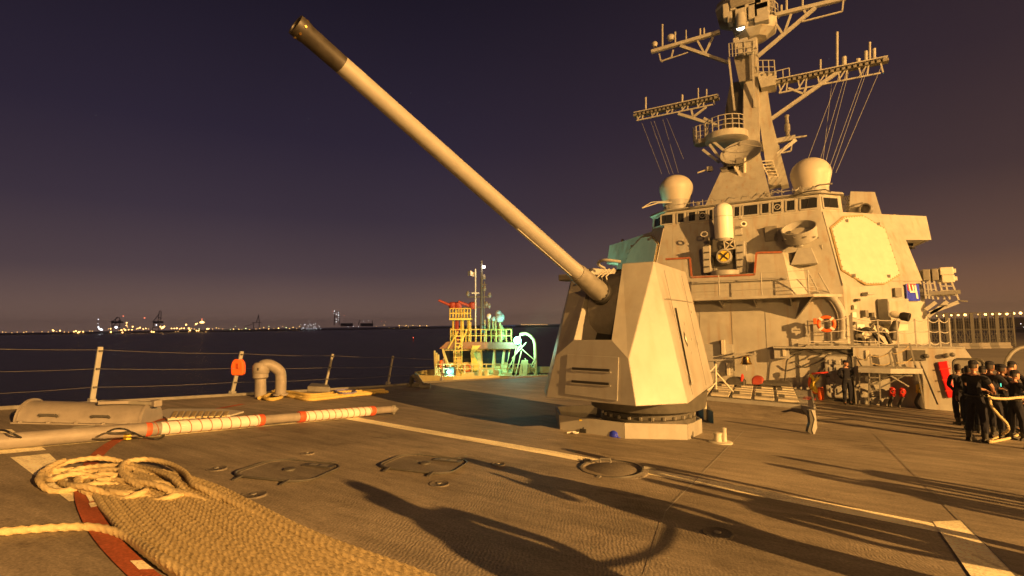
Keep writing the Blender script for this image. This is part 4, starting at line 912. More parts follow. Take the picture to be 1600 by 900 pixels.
# block on the column (dark) with small platform
MB().loft([ringq(1155, 1176, 128, 37.3, 1.2), ringq(1147, 1180, 92, 37.3, 1.4), ringq(1147, 1180, 88, 37.3, 1.4)]).build('equipment_box', M['mid'], mast)
def railing(name, pts, h, n_sub=1, r=.03, levels=(1, .55, .2), m='plate'):
    mb = MB(); P = []
    for a, b in zip(pts, pts[1:]):
        for k in range(n_sub): P.append(a.lerp(b, k/n_sub))
    P.append(pts[-1])
    for p in P: mb.bar(p, p+V((0, 0, h)), .06)
    for f_ in levels: mb.tube([p+V((0, 0, h*f_)) for p in P], r, 5)
    return mb.build(name, M[m], mast)
railing('box_railing', [AY(1140, 89, 36.8), AY(1150, 88, 36.6), AY(1178, 85, 36.6)], .95, 2)
for (a, b) in (((1139, 90), (1148, 173)), ((1175, 60), (1179, 168))): MB().bar(AY(*a, 37.0), AY(*b, 37.0), .12, .12).build('mast_stay', M['plate'], mast)
for k in range(5): MB().box(AY(1150+k*7, 68+6*(k % 2), 36.8), (.35, .3, .7+.3*(k % 2))).build('mast_fitting', M['plate'], mast, bevel=.04)
# top platform
tc_ = AY(1164, 44, 38.2); 
MB().lathe([(.75, -.9), (1.35, -.55), (1.5, .0), (1.5, .12)], tc_+V((.6, .3, 0)), (0, 0, 1), 8, start=PI/8).build('top_platform', M['hull'], mast)
MB().lathe([(1.25, .55), (1.85, .85), (1.95, 1.4), (1.85, 1.95)], tc_+V((.0, .3, .1)), (0, 0, 1), 8, start=PI/8).build('top_drum', M['mid'], mast)
MB().lathe([(1.95, 1.40), (1.98, 1.52), (1.95, 1.62)], tc_+V((.0, .3, .1)), (0, 0, 1), 8, start=PI/8).build('top_band', M['plate'], mast)
pts = [tc_+V((.6+1.5*math.cos(t), .3+1.5*math.sin(t), .1)) for t in [PI+.2+k*.35 for k in range(9)]]
railing('top_railing', pts, 1.0, 1)
for (px, py, w, h) in ((1158, 25, .7, 1.2), (1177, 20, .6, 1.1), (1190, 22, .9, 1.3), (1148, 8, .6, 1.0), (1170, 8, 1.6, .6), (1190, 8, .9, .9), (1135, 20, .4, 1.0), (1141, 30, .3, .8)):
    MB().box(AY(px, py, 37.2), (w, .7, h)).build('mast_fitting', M['plate'], mast, bevel=.06)
cn = MB().lathe([(.28, -.95), (.33, -.90), (.27, 0)], AY(1157, 22, 36.6), (0, 0, 1), 16).build('flood_shade', M['plate'], mast, smooth=True)
M['lampwarm'] = mat('lit_lamp_warm', (1, .9, .7), .5, var=0, emit=(1, .85, .6), es=9)
MB().lathe([(.25, 0), (.01, .01)], AY(1157, 43.5, 36.6), V((0, -.3, -1)), 16).build('lit_bulb', M['lampwarm'], mast)
# yardarms
def yard(name, A, B, depth_px, brace, label, post=None, underpost=None, n=10, truss=True):
    o = thing('yardarm', label, 'yardarm', MP(*A), group='yardarms of the mast')
    a, b = MP(*A), MP(*B)
    MB().bar(a, b, .26, .24).build('spar', M['plate'], o)
    if truss:
        lo = V((0, 0, -depth_px))
        MB().bar(a.lerp(b, .02)+lo, b.lerp(a, .06)+lo, .09, .09).build('lower_chord', M['plate'], o)
        mb = MB()
        for k in range(n+1):
            t = .02+.92*k/n; p = a.lerp(b, t); mb.bar(p, p.lerp(a, -.0)+lo+V((.12*(-1)**k, 0, 0)), .08)
            if k < n and k % 2 == 0: mb.bar(p+lo, a.lerp(b, t+.92/n), .07)
        for s in (-1, 1): mb.bar(a+V((0, s*.35, -.02)), b+V((0, s*.35, -.02)), .07)
        mb.build('truss_web', M['plate'], o)
        mb = MB()
        for k in range(n*2): p = a.lerp(b, (k+.5)/(n*2)); mb.box(p+V((0, 0, -.17)), (.42, .5, .16))
        mb.build('antenna_units', M['mid'], o)
    MB().bar(MP(*brace[0]), MP(*brace[1]), .22, .20).build('brace', M['plate'], o)
    for q in brace[2:]: MB().bar(MP(*q[0]), MP(*q[1]), .13).build('strut', M['plate'], o)
    return o
y1 = yard('a', (992, 178), (1122, 150), .55, [(1060, 178), (1108, 193), ((1083, 183), (1080, 170)), ((1083, 183), (1104, 167))], 'lower left yardarm reaching over the open sea')
y2 = yard('b', (1213, 127), (1386, 91), .85, [(1205, 186), (1316, 108), ((1256, 147), (1260, 135)), ((1256, 147), (1232, 138))], 'lower right yardarm carrying a tall whip aerial')
y3 = yard('c', (1018, 81), (1125, 50), .65, [(1063, 72), (1138, 98), ((1102, 83), (1114, 58)), ((1100, 82), (1090, 64))], 'upper left yardarm with two round lamps at its tip', n=6, truss=False)
y4 = yard('d', (1194, 28), (1322, -3), .65, [(1184, 88), (1274, 12), ((1222, 52), (1208, 31)), ((1226, 50), (1236, 22)), ((1262, 26), (1256, 16))], 'upper right yardarm partly cut by the top of the view', n=6, truss=False)
for o, (a, b, c_, d_) in ((y3, ((1030, 84), (1033, 96), (1049, 90), (1052, 78))), (y4, ((1253, 34), (1316, 18), (1318, 0), (1255, 14)))):
    for p, q in ((a, b), (b, c_), (c_, d_)): MB().bar(MP(*p), MP(*q), .09).build('end_basket', M['plate'], o)
MB().bar(MP(1033, 96), MP(1075, 82), .07).build('lower_chord', M['plate'], y3)
for y_, lst in ((y3, ((1035, 73, 38, .09), (1072, 63, 47, .05), (1094, 59, 45, .09), (1100, 57, 44, .08), (1055, 68, 50, .08))), (y1, ((1009, 172, 152, .09), (1066, 160, 148, .10), (1091, 156, 138, .05), (1104, 153, 139, .05))), (y2, ((1308, 104, 50, .11), (1282, 110, 93, .07), (1359, 96, 66, .09), (1366, 95, 76, .14), (1319, 103, 89, .22), (1341, 100, 92, .2), (1353, 98, 80, .16))), (y4, ((1229, 20, 0, .10), (1254, 12, 0, .09), (1221, 22, 8, .09)))):
    for (px, pa_, pb2, w) in lst: MB().tube([MP(px, pa_), MP(px, pb2)], w*.5+.02, 8).build('aerial', M['plate'], y_, smooth=True)
for (px, py, r) in ((1023, 69, .22), (1048, 59, .28)):
    c = MP(px, py); MB().lathe([(r*.6, -.2), (r, 0), (r*.9, r*.5), (r*.4, r*.9), (.0, r)], c, (0, 0, 1), 14).build('round_lamp', M['plate'], y3, smooth=True)
mb = MB(); P = [MP(1212, 127), MP(1234, 122)]
for p in (MP(1213, 127), MP(1224, 124), MP(1234, 122)): mb.bar(p, p+V((0, 0, .7)), .06)
mb.tube([MP(1213, 127)+V((0, 0, .7)), MP(1234, 122)+V((0, 0, .7))], .03, 5); mb.build('yard_rail', M['plate'], y2)
# side platform right of the column
MB().loft([ringq(1189, 1212, 137, 37.2, 1.2), ringq(1184, 1212, 120, 37.2, 1.2), ringq(1184, 1212, 117, 37.2, 1.2)]).build('side_platform', M['hull'], mast)
railing('side_railing', [AY(1184, 117, 37.1), AY(1211, 117, 37.1)], 1.0, 3)
# round lookout platform with SPG dish
pc = AY(1135, 214, 36.2)
MB().lathe([(1.15, -.35), (1.35, -.28), (1.35, .12), (1.3, .14)], pc, (0, 0, 1), 24).build('round_platform', M['hull'], mast, smooth=True)
pts = [pc+V((1.3*math.cos(t), 1.3*math.sin(t), .12)) for t in [PI*.9+k*.33 for k in range(10)]]
railing('round_railing', pts, .95, 1, levels=(1, .66, .33))
MB().lathe([(.5, -.2), (.55, -.15), (.55, .1)], AY(1097, 222, 36.2), (0, 0, 1), 12).build('outer_step', M['mid'], mast)
pts = [AY(1097, 222, 36.2)+V((.55*math.cos(t), .55*math.sin(t), .1)) for t in [PI*.7+k*.5 for k in range(7)]]
railing('outer_railing', pts, .9, 1)
for a, b in (((1109, 226), (1131, 256)), ((1113, 220), (1132, 236)), ((1100, 185), (1122, 197)), ((1098, 234), (1124, 254))): MB().bar(AY(*a, 35.8), AY(*b, 35.8), .16).build('platform_brace', M['plate'], mast)
sd = thing('tilted_dish', 'large round director dish tilted upward in front of the mast', 'dish antenna', AY(1150, 262, 33.6))
c = AY(1158, 239, 33.6); ax = V((-.08, -.95, .80)).normalized()
pr = [(.02, -.42)]+[(1.22*math.sin(t), -.42+.42*(1-math.cos(t))*2.0) for t in [.2, .4, .6, .8, .95, 1.05]]
MB().lathe([(.02, -.46), (.5, -.38), (.9, -.16), (1.14, .06), (1.20, .10), (1.14, .09), (.88, -.10), (.5, -.31), (.02, -.38)], c, ax, 40).build('reflector', M['plate'], sd, smooth=True)
for t in (0.3, 2.4, 4.5):
    e = ax.orthogonal().normalized(); f2 = ax.cross(e); MB().bar(c+(e*math.cos(t)+f2*math.sin(t))*1.1+ax*.05, c+ax*.65, .03).build('feed_strut', M['mid'], sd)
MB().lathe([(.09, .55), (.09, .75)], c, ax, 10).build('feed_horn', M['mid'], sd)
MB().box(c+V((-.5, .1, -.75)), (.7, .6, .6)).build('drive_box', M['plate'], sd, bevel=.06)
MB().box(c+V((-.1, -.1, -.6)), (.45, .5, .5)).build('drive_box', M['mid'], sd, bevel=.06)
MB().tube([c+V((.2, -.3, -.45)), c+V((.15, -.3, -1.35))], .10, 10).build('counterweight_arm', M['cream'], sd, smooth=True)
MB().prism([AY(1124, 262, 33.4), AY(1148, 258, 33.4), AY(1158, 275, 33.4), AY(1134, 281, 33.4)], V((0, .9, 0))).build('director_base', M['mid'], sd, bevel=.03)
MB().bar(AY(1148, 260, 33.2), AY(1158, 277, 33.2), .12).build('base_lip', M['cream'], sd)
for (a, b) in (((1090, 270), (1107, 264)),): 
    wh = thing('stub_aerial', 'short pale aerial sticking out left of the mast foot', 'aerial', AY(*b, 34)); MB().tube([AY(*a, 34), AY(*b, 34)], .05, 8).build('rod', M['cream'], wh); MB().box(AY(1109, 264, 34), (.35, .3, .3)).build('socket', M['plate'], wh, bevel=.04)
# short right yard with whip
sy = thing('short_yardarm', 'short right hand spar low on the mast with a thick ribbed aerial', 'yardarm', AY(1210, 224, 37.5))
MB().bar(AY(1186, 226, 37.5), AY(1243, 215, 37.5), .28, .3).build('spar', M['plate'], sy)
MB().bar(AY(1243, 215, 37.5), AY(1261, 212.5, 37.5), .10).build('rod', M['plate'], sy)
MB().bar(AY(1243, 219, 37.5), AY(1204, 249, 36.9), .22).build('brace', M['plate'], sy)
MB().bar(AY(1190, 235, 37.3), AY(1218, 230, 37.3), .22, .2).build('cross_bar', M['plate'], sy)
for a, b in (((1238, 221), (1236, 236)), ((1236, 236), (1222, 239))): MB().bar(AY(*a, 37.5), AY(*b, 37.5), .08).build('loop', M['plate'], sy)
MB().lathe([(.12, 0), (.12, .3), (.17, .35), (.17, .8), (.11, .85), (.11, 1.3), (.15, 1.35), (.15, 1.4), (.06, 1.45)], AY(1231, 213, 37.5), (0, 0, 1), 12).build('ribbed_aerial', M['mid'], sy, smooth=True)
# halyards
for i, (a, b, yb2) in enumerate((((1312, 116), (1262, 250), 34), ((1322, 114), (1278, 262), 33), ((1326, 113), (1288, 262), 33), ((1352, 107), (1296, 262), 33), ((1356, 106), (1300, 268), 33), ((1378, 102), (1306, 270), 33), ((1300, 128), (1286, 250), 33.5))):
    o = MB().tube([MP(*a), AY(*b, yb2)], .013, 4).build('signal_halyard', M['plate'], origin=MP(*a))
    tag(o, 'thin signal halyard below the lower right yardarm, '+('third', 'fourth', 'fifth', 'sixth', 'seventh', 'outermost', 'innermost')[i]+' from the mast'.replace('outermost from the mast', 'outermost'), 'halyard', 'halyards under the lower right yardarm')
for i, (a, b) in enumerate((((1003, 192), (1034, 272)), ((1017, 190), (1046, 272)), ((1036, 187), (1060, 270)), ((1042, 185), (1068, 248)), ((1022, 189), (1052, 272)))):
    o = MB().tube([MP(*a), AY(*b, 34)], .013, 4).build('signal_halyard', M['plate'], origin=MP(*a))
    tag(o, 'thin signal halyard below the lower left yardarm, '+('outermost', 'fourth', 'second', 'innermost', 'third')[i]+' from the mast', 'halyard', 'halyards under the lower left yardarm')
# ------------------------------------------------------------------ guard rail on the sea side
gr = thing('guard_rail', 'leaning white stanchions with wire lifelines along the seaward deck edge', 'railing', D(143, 632))
tops = []
for i, (bx, by, tx, ty) in enumerate(((-190, 660, -158, 534), (143, 632, 157, 542), (362, 618, 378, 549), (507, 609, 520, 553), (606, 601, 614, 556), (690, 594, 693, 560))):
    b = D(bx, by); dpt = (b-EYE).dot(FWD); t = AZd(tx, ty, dpt); tops.append((b, t))
    MB().bar(b, t, .10 if i < 3 else .07, .05, (1, 0, 0)).build('stanchion', M['plate'], gr, bevel=.01)
    MB().bar(b-V((0, 0, .02)), b.lerp(t, .10), .14, .12).build('stanchion_socket', M['plate'], gr)
    for f_ in (.3, .62, .93):
        MB().bar(b.lerp(t, f_)+V((.0, 0, -.02)), b.lerp(t, f_)+V((0, 0, .02)), .13, .07).build('wire_clip', M['dark'], gr)
for f_ in (.95, .62, .30):
    for (b0, t0), (b1, t1) in zip(tops, tops[1:]):
        MB().tube(sag(b0.lerp(t0, f_), b1.lerp(t1, f_), .025), .0032, 5).build('lifeline', M['mid'], gr)
b, t = tops[2]; c = b.lerp(t, .66)
bg_ = thing('orange_bag', 'orange bag tied to the second leaning stanchion', 'bag', c+V((0, 0, -.25)))
e = RIGHT; f2 = V((FWD.x, FWD.y, 0)).normalized()
MB().loft([[c+e*(sx*w)+f2*(sy*.07)+V((0, 0, z)) for sx, sy in ((-1, -1), (1, -1), (1, 1), (-1, 1))] for w, z in ((.13, -.24), (.17, -.20), (.18, .0), (.15, .12), (.09, .20))]).build('pouch', M['orange'], bg_, bevel=.03)
MB().box(c+V((0, 0, .02))-f2*.08, (.20, .03, .14)).build('flap', M['orange'], bg_, bevel=.01)
MB().tube([c+V((0, 0, .18)), c+V((.02, 0, .32))], .015, 6).build('tie', M['red'], bg_)
# half-round chock cover lying at the left
A_, B_ = D(22, 661), D(216, 665); ax = (B_-A_).normalized(); up = V((0, 0, 1)); inn = up.cross(ax).normalized()
if inn.dot(FWD) < 0: inn = -inn
hc = thing('half_round_cover', 'half round grey steel cover lying on deck at the left edge', 'cover', A_)
def arch(c, R, hgt=None, n=14): return [c+inn*(R-R*math.cos(PI*k/n))+up*((hgt or R)*math.sin(PI*k/n)) for k in range(n+1)]
o1, o2 = arch(A_, .36, .32), arch(B_, .36, .32); i1, i2 = arch(A_+inn*.03, .33, .29), arch(B_+inn*.03, .33, .29); n = len(o1)
MB().add(o1+o2+i1+i2, [(k, k+1, n+k+1, n+k) for k in range(n-1)]+[(2*n+k, 3*n+k, 3*n+k+1, 2*n+k+1) for k in range(n-1)]+[(k, 2*n+k, 2*n+k+1, k+1) for k in range(n-1)]+[(n+k, n+k+1, 3*n+k+1, 3*n+k) for k in range(n-1)]).build('shell', M['gear'], hc, smooth=True)
e1 = arch(A_+inn*-.03-ax*.0, .39, .36); MB().prism(e1, ax*.03).build('end_plate', M['gear'], hc)
e1 = arch(B_+inn*-.02, .38, .35); MB().prism(e1, ax*.05).build('end_plate', M['gear'], hc)
MB().bar(A_-inn*.04+up*.015, B_-inn*.04+up*.015, .08, .02).build('flange', M['gear'], hc)
for f_ in (.20, .62):
    a = A_.lerp(B_, f_)-inn*.0+up*.12; MB().tube([a, a-inn*.03+up*.03, a-inn*.03+ax*.26+up*.03, a+ax*.26], .02, 6).build('handle', M['dark'], hc)
for k in range(5):
    a = A_.lerp(B_, .06+.22*k)-inn*.05+up*.03; MB().box(a, (.05, .05, .03)).build('clamp', M['gear'], hc)
c = B_+inn*.26+up*.35
MB().bar(c-ax*.75, c+ax*.15, .10, .06).build('hinge_arm', M['mid'], hc, bevel=.01)
MB().bar(c-ax*.70-inn*.14, c+ax*.1+inn*.1+up*.02, .07, .05).build('hinge_arm', M['gear'], hc)
MB().box(c+ax*.15, (.16, .14, .12)).build('hinge_block', M['gear'], hc, bevel=.02)
# long boom lying on deck
def LP(px, dyv=0, h=.12): return D(px, 690-(690-639)*px/617+dyv, h)
P0, P1 = LP(-180), LP(614); pa_x = (P1-P0).normalized(); LL = (P1-P0).length
def tpx(px): return (LP(px)-P0).dot(pa_x)
bm_ = thing('long_boom', 'long grey pole with white wrapped sections and red bands lying on deck', 'pole', LP(0, 0, 0))
MB().lathe([(.105, 0), (.105, tpx(225)), (.088, tpx(320)), (.080, LL-.05), (.07, LL-.04), (.07, LL)], P0, pa_x, 24).build('pole', M['gear'], bm_, smooth=True)
for a, b in ((232, 405), (472, 579)):
    w = MB().lathe([(.098, tpx(a)), (.101, tpx(a)+.02), (.099, tpx(b)-.02), (.098, tpx(b))], P0, pa_x, 24).build('white_wrap', M['sail'], bm_, smooth=True)
    n_t = 11
    for k in range(n_t):
        q = P0+pa_x*(tpx(a)+(tpx(b)-tpx(a))*(k+.5)/n_t)
        e1 = pa_x.orthogonal().normalized(); e2 = pa_x.cross(e1)
        MB().tube([q+(e1*math.cos(t*PI/8)+e2*math.sin(t*PI/8))*.103+pa_x*.03*math.sin(t*PI/8) for t in range(17)], .007, 5, cap=False).build('lashing', M['primer'], w)
for a, b in ((226, 235), (403, 411), (466, 475), (577, 584)):
    MB().lathe([(.104, tpx(a)), (.108, tpx(a)+.01), (.108, tpx(b)-.01), (.104, tpx(b))], P0, pa_x, 24).build('red_band', M['band'], bm_, smooth=True)
MB().lathe([(.085, 0), (.10, .02), (.10, .08), (.05, .1), (.04, .18)], P1-pa_x*.05, pa_x, 16).build('end_fitting', M['mid'], bm_, smooth=True)
MB().tube([P1+V((0, 0, -.02)), P1+V((.05, -.02, -.12))], .03, 8).build('end_hook', M['mid'], bm_)
MB().prism([LP(120)+V((0, -.02, .113)), LP(150)+V((0, -.02, .113)), LP(150)+V((0, -.07, .10)), LP(120)+V((0, -.07, .10))], (0, 0, .012)).build('slot_plate', M['dark'], bm_)
wire = thing('loose_cable', 'black loose cable with a yellow plug looped over the pole', 'cable', D(198, 682))
P = [LP(165, 0, .26), LP(185, 2, .25), LP(205, 2, .25), D(222, 682, .06), D(245, 686, .02), D(256, 680, .02), D(240, 676, .03), D(215, 679, .05), LP(196, -3, .26), LP(180, -5, .27), LP(168, -1, .25)]
MB().tube(smooth_path(P, 6), .013, 6).build('cord', M['black'], wire, smooth=True)
P = [D(45, 690, .03), D(20, 678, .26), D(0, 672, .25), D(-30, 680, .1)]
MB().tube(smooth_path(P, 6), .013, 6).build('cord', M['black'], wire, smooth=True)
MB().box(D(199, 683, .05), (.10, .07, .07)).build('plug', M['yellow'], wire, bevel=.01)
# ribbed wooden grating
gt = thing('ribbed_grating', 'flat cream ribbed board lying behind the pole', 'grating', D(310, 650))
MB().prism([D(243, 646, .01), D(263, 641, .01), D(345, 641, .01), D(381, 645, .01), D(360, 651, .01), D(262, 657, .01)], (0, 0, .035)).build('board', M['cream'], gt, bevel=.005)
for k in range(9):
    a, b = D(275+k*10, 643, .05), D(270+k*10, 653-k*.3, .05); MB().bar(a, b, .07, .025).build('rib', M['rope'], gt)
# goose-neck vents
c = D(407, 621); vg = thing('gooseneck_vent', 'fat grey goose neck ventilator bent over beside the seaward rail', 'vent', c)
e = V((RIGHT.x, RIGHT.y, 0)).normalized(); ff = V((FWD.x, FWD.y, 0)).normalized(); u = V((0, 0, 1))
dd2 = (c-EYE).dot(FWD); pxm = dd2/F_PX
MB().lathe([(.15, 0), (.14, .50), (.20, .54), (.20, .66), (.17, .68)], c, (e*-.02+u), 20).build('standpipe', M['gear'], vg, smooth=True)
MB().tube(smooth_path([c+e*.43+ff*.25, c+e*.43+ff*.25+u*.55, c+e*.38+ff*.2+u*.72, c+e*.22+ff*.1+u*.86, c+e*.08+u*.88, c+e*-.0+u*.80, c+u*.66], 6), .145, 16).build('bent_pipe', M['gear'], vg, smooth=True)
MB().lathe([(.19, 0), (.215, .03), (.215, .22), (.16, .30), (.05, .32)], c+u*.64, u, 20).build('cowl', M['gear'], vg, smooth=True)
MB().lathe([(.20, 0), (.20, .05)], c+e*.43+ff*.25+u*.02, u, 18).build('pipe_flange', M['gear'], vg)
MB().box(c+u*.78-ff*.20, (.10, .03, .07)).build('name_plate', M['dark'], vg)
# ropes round the vent
for i, (P, lb_) in enumerate((([(405, 622), (425, 616), (440, 620), (425, 624), (412, 621), (430, 615), (470, 621), (520, 617), (560, 614), (606, 612)], 'yellow mooring rope running aft from the goose neck vent, nearest strand'),
              ([(425, 612), (445, 615), (480, 622), (515, 620), (550, 616), (585, 614)], 'yellow mooring rope beside the vent, middle strand'),
              ([(430, 610), (455, 613), (490, 617), (530, 613), (565, 611), (600, 609)], 'yellow mooring rope beside the vent, strand closest to the rail'),
              ([(432, 613), (450, 617), (480, 624), (510, 622), (545, 618), (580, 615)], 'yellow mooring rope beside the vent, strand with the widest bow'))):
    o = MB().tube(smooth_path([D(x, y, .05) for x, y in P], 6), .045, 8).build('mooring_line', M['oldrope'], smooth=True, origin=D(*P[0])); tag(o, lb_, 'rope', 'ropes at the goose neck vent')
o = MB().tube(smooth_path([D(522, 611, .08), D(530, 614, .10), D(545, 615, .10), D(556, 612, .08), D(540, 609, .08), D(525, 610, .08)], 5), .035, 8).build('blue_rope', mat('blue_grey_rope', (.18, .18, .34), .85), smooth=True, origin=D(540, 612)); tag(o, 'small bluish rope coil on the yellow ropes', 'rope')
c = D(498, 611); o = MB().prism([D(480, 612), D(516, 613), D(512, 607), D(486, 606)], (0, 0, .17)).build('deck_locker', M['mid'], origin=c, bevel=.02); tag(o, 'low dark box at the seaward deck edge behind the ropes', 'box')
fl = thing('roller_fairlead', 'dark roller fairlead at the deck edge left of the tugboat', 'fairlead', D(652, 605))
for (a, b) in (((642, 604), (644, 588)), ((644, 588), (650, 586)), ((650, 586), (660, 600)), ((636, 602), (668, 601))): MB().bar(D(641, 604)+(AZd(a[0], a[1], 20)-AZd(641, 604, 20)), D(641, 604)+(AZd(b[0], b[1], 20)-AZd(641, 604, 20)), .12, .12).build('frame', M['dark'], fl)
MB().lathe([(.13, 0), (.09, .1), (.09, .3), (.13, .4)], D(656, 604, .05), e, 12).build('roller', M['mid'], fl, smooth=True)
# ------------------------------------------------------------------ missile hatch block
VH = .42
vb = thing('missile_hatch_block', 'raised deck block with rows of cream hatch lids behind the turret', 'hatch block', D(1180, 628))
FL_, FR_, BR_, BL_ = D(1075, 618, VH), D(1252, 633, VH), D(1239, 602, VH), D(1100, 593, VH)
MB().prism([p-V((0, 0, 1.0)) for p in (FL_, FR_, BR_, BL_)], V((0, 0, 1.0))).build('housing', M['plate'], vb)
nc, nr2 = 5, 2
def vq(u, w): return FL_.lerp(FR_, u).lerp(BL_.lerp(BR_, u), w)
for i in range(nc):
    for j in range(nr2):
        u0, u1, w0, w1 = i/nc+.012, (i+1)/nc-.018, j/nr2+.03, (j+1)/nr2-.04
        P4 = [vq(u0, w0), vq(u1, w0), vq(u1, w1), vq(u0, w1)]
        hh = MB().prism([p+V((0, 0, .02)) for p in P4], V((0, 0, .07))).build('hatch_lid', M['lidpaint'], vb, bevel=.01)
        for f_ in (.25, .5, .75): MB().bar(P4[0].lerp(P4[3], f_)+V((0, 0, .10)), P4[1].lerp(P4[2], f_)+V((0, 0, .10)), .10, .03).build('lid_rib', M['lidpaint'], hh)
        for f_ in (.15, .85): MB().box(P4[0].lerp(P4[3], f_)+V((.12, 0, .13)), (.18, .14, .10)).build('lid_hinge', M['dark'], hh, bevel=.01)
MB().prism([D(1252, 633, VH+.003), D(1273, 637, VH+.003), D(1266, 607, VH+.003), D(1240, 604, VH+.003)], V((0, 0, -.9))).build('end_box', M['plate'], vb, bevel=.01)
MB().bar(D(1273, 637, VH+.02), D(1267, 607, VH+.02), .05, .04).build('end_lip', M['plate'], vb)
for k, (px, py) in enumerate(((1255, 623), (1262, 624))): # red figures painted on the block end
    c = D(px, py, VH+.012)
    for a, b in (((0, 0), (.22, 0)), ((.22, 0), (.22, .5)), ((.22, .5), (0, .5)), ((0, .25), (.22, .25)))[: 4 if k == 0 else 2]:
        MB().bar(c+V((a[0], a[1], 0)), c+V((b[0], b[1], 0)), .045, .008).build('painted_figure', M['red'], vb)
# ramp of non-skid in front of the block
dn_ = V((0, 0, -.10)); q0, q1, q2 = FL_+dn_+V((0, -.02, 0)), FR_+dn_+V((0, -.02, 0)), D(1272, 640, .16)
MB().add([D(1060, 646, .004), D(1268, 664, .004), q2, q1, q0], [(0, 1, 3, 4), (1, 2, 3)]).build('ramp', M['deck'], vb)
c = D(1271, 678); fn = thing('deck_fin', 'short upright steel fin standing on deck at the corner of the hatch block', 'bracket', c)
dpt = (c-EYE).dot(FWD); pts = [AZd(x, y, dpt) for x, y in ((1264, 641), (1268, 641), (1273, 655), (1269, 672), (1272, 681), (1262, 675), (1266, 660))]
MB().prism(pts, ff*.10).build('shade_tone_web', M['dark'], fn)  # shaded side of the fin put into a darker colour
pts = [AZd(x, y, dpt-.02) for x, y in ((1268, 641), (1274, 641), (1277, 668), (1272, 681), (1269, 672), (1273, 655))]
MB().prism(pts, ff*.14).build('lit_tone_flange', M['plate'], fn)  # lit edge of the fin put into a lighter colour
# safety chain posts by the turret
sc_ = thing('chain_posts', 'pair of slim posts with rope between turret and hatch block', 'railing', D(1102, 657))
b1_, b2_ = D(1102, 656), D(1119, 634); d1, d2 = (b1_-EYE).dot(FWD), (b2_-EYE).dot(FWD)
t1, t2 = AZd(1100.5, 608, d1), AZd(1118, 568, d2)
MB().tube([b1_, t1], .045, 10).build('post', M['cream'], sc_, smooth=True); MB().tube([b2_, t2], .04, 10).build('post', M['cream'], sc_, smooth=True)
MB().lathe([(.05, 0), (.06, .03), (.05, .08), (0, .09)], t2, u, 10).build('post_cap', M['dark'], sc_)
MB().tube([t2.lerp(b2_, .2), D(1165, 634, .02)], .03, 8).build('brace', M['cream'], sc_)
for f_ in (0.05, .45): MB().tube(sag(t2.lerp(b2_, f_), AZd(1095, 586 if f_ < .2 else 612, d2-1.5), .08), .02, 6).build('rope', M['sail'], sc_)
# low dark wedge on the deck beside the coaming
o = MB().prism([D(1092, 650, .0), D(1115, 662, .0), D(1104, 646, .0)], V((0, 0, .30))).build('deck_wedge', M['dark'], origin=D(1100, 652)); tag(o, 'low dark wedge on deck behind the low turret wall', 'box')
# red bin-like gear behind the hatches
for i, (px, py, w, h, mm, lb_) in enumerate(((1150, 593, .8, .25, 'dark', 'dark gear bag lying behind the hatch lids'), (1160, 591, .10, .4, 'red', 'small red post behind the hatch lids'), (1184, 591, .46, .24, 'cannon', 'domed red cover behind the hatch lids'), (1212, 597, 1.3, .14, 'dark', 'long dark bundle behind the hatch lids'))):
    c = AY(px, py, 25.6); o = MB(); b = c-V((0, 0, h/2))
    o.loft([[b+V((sx*w/2*k, sy*.3*k, h*z)) for sx, sy in ((-1, -1), (1, -1), (1, 1), (-1, 1))] for k, z in ((1, -.6), (1, .3), (.8, .75), (.35, 1))])
    q = o.build('deck_gear', M[mm], origin=b, bevel=.05); tag(q, lb_, 'gear')
# ------------------------------------------------------------------ flaked-down hawser
import numpy as np
def hawser(path, R, pitch=.27, ds=.02, seg=12, strands=3):
    P = np.array([tuple(p) for p in path]); d = np.r_[0, np.cumsum(np.linalg.norm(np.diff(P, axis=0), axis=1))]
    s = np.arange(0, d[-1], ds); Q = np.c_[[np.interp(s, d, P[:, k]) for k in range(3)]].T
    T_ = np.gradient(Q, axis=0); T_ /= np.linalg.norm(T_, axis=1)[:, None]
    U = np.array([0, 0, 1.0]); A = np.cross(T_, U); A /= np.linalg.norm(A, axis=1)[:, None]+1e-9; B = np.cross(A, T_)
    th = np.arange(seg)*2*np.pi/seg
    r = R*(.70+.34*np.abs(np.cos((th[None, :]+2*np.pi*s[:, None]/pitch)*strands/2)))
    X = Q[:, None, :]+r[:, :, None]*(np.cos(th)[None, :, None]*A[:, None, :]+np.sin(th)[None, :, None]*B[:, None, :])
    m_ = len(s); vs = X.reshape(-1, 3)
    i = np.arange(m_-1)[:, None]*seg; k = np.arange(seg)[None, :]; k2 = (k+1) % seg
    F = np.stack([i+k, i+k2, i+seg+k2, i+seg+k], -1).reshape(-1, 4)
    return vs, F
def resample(path, n):
    P = np.array([tuple(p) for p in path]); d = np.r_[0, np.cumsum(np.linalg.norm(np.diff(P, axis=0), axis=1))]
    s = np.linspace(0, d[-1], n); return np.c_[[np.interp(s, d, P[:, k]) for k in range(3)]].T
Ledge = resample(smooth_path([D(128, 750), D(148, 775), D(172, 812), D(205, 850), D(262, 893), D(330, 940), D(430, 1000), D(560, 1080)], 8), 60)
Redge = resample(smooth_path([D(262, 742), D(300, 752), D(345, 768), D(400, 797), D(500, 845), D(650, 902), D(790, 955), D(1000, 1040)], 8), 60)
R_rope = .031; wid = np.linalg.norm(Redge-Ledge, axis=1); NR = 26
path = []; rg2 = np.random.RandomState(4)
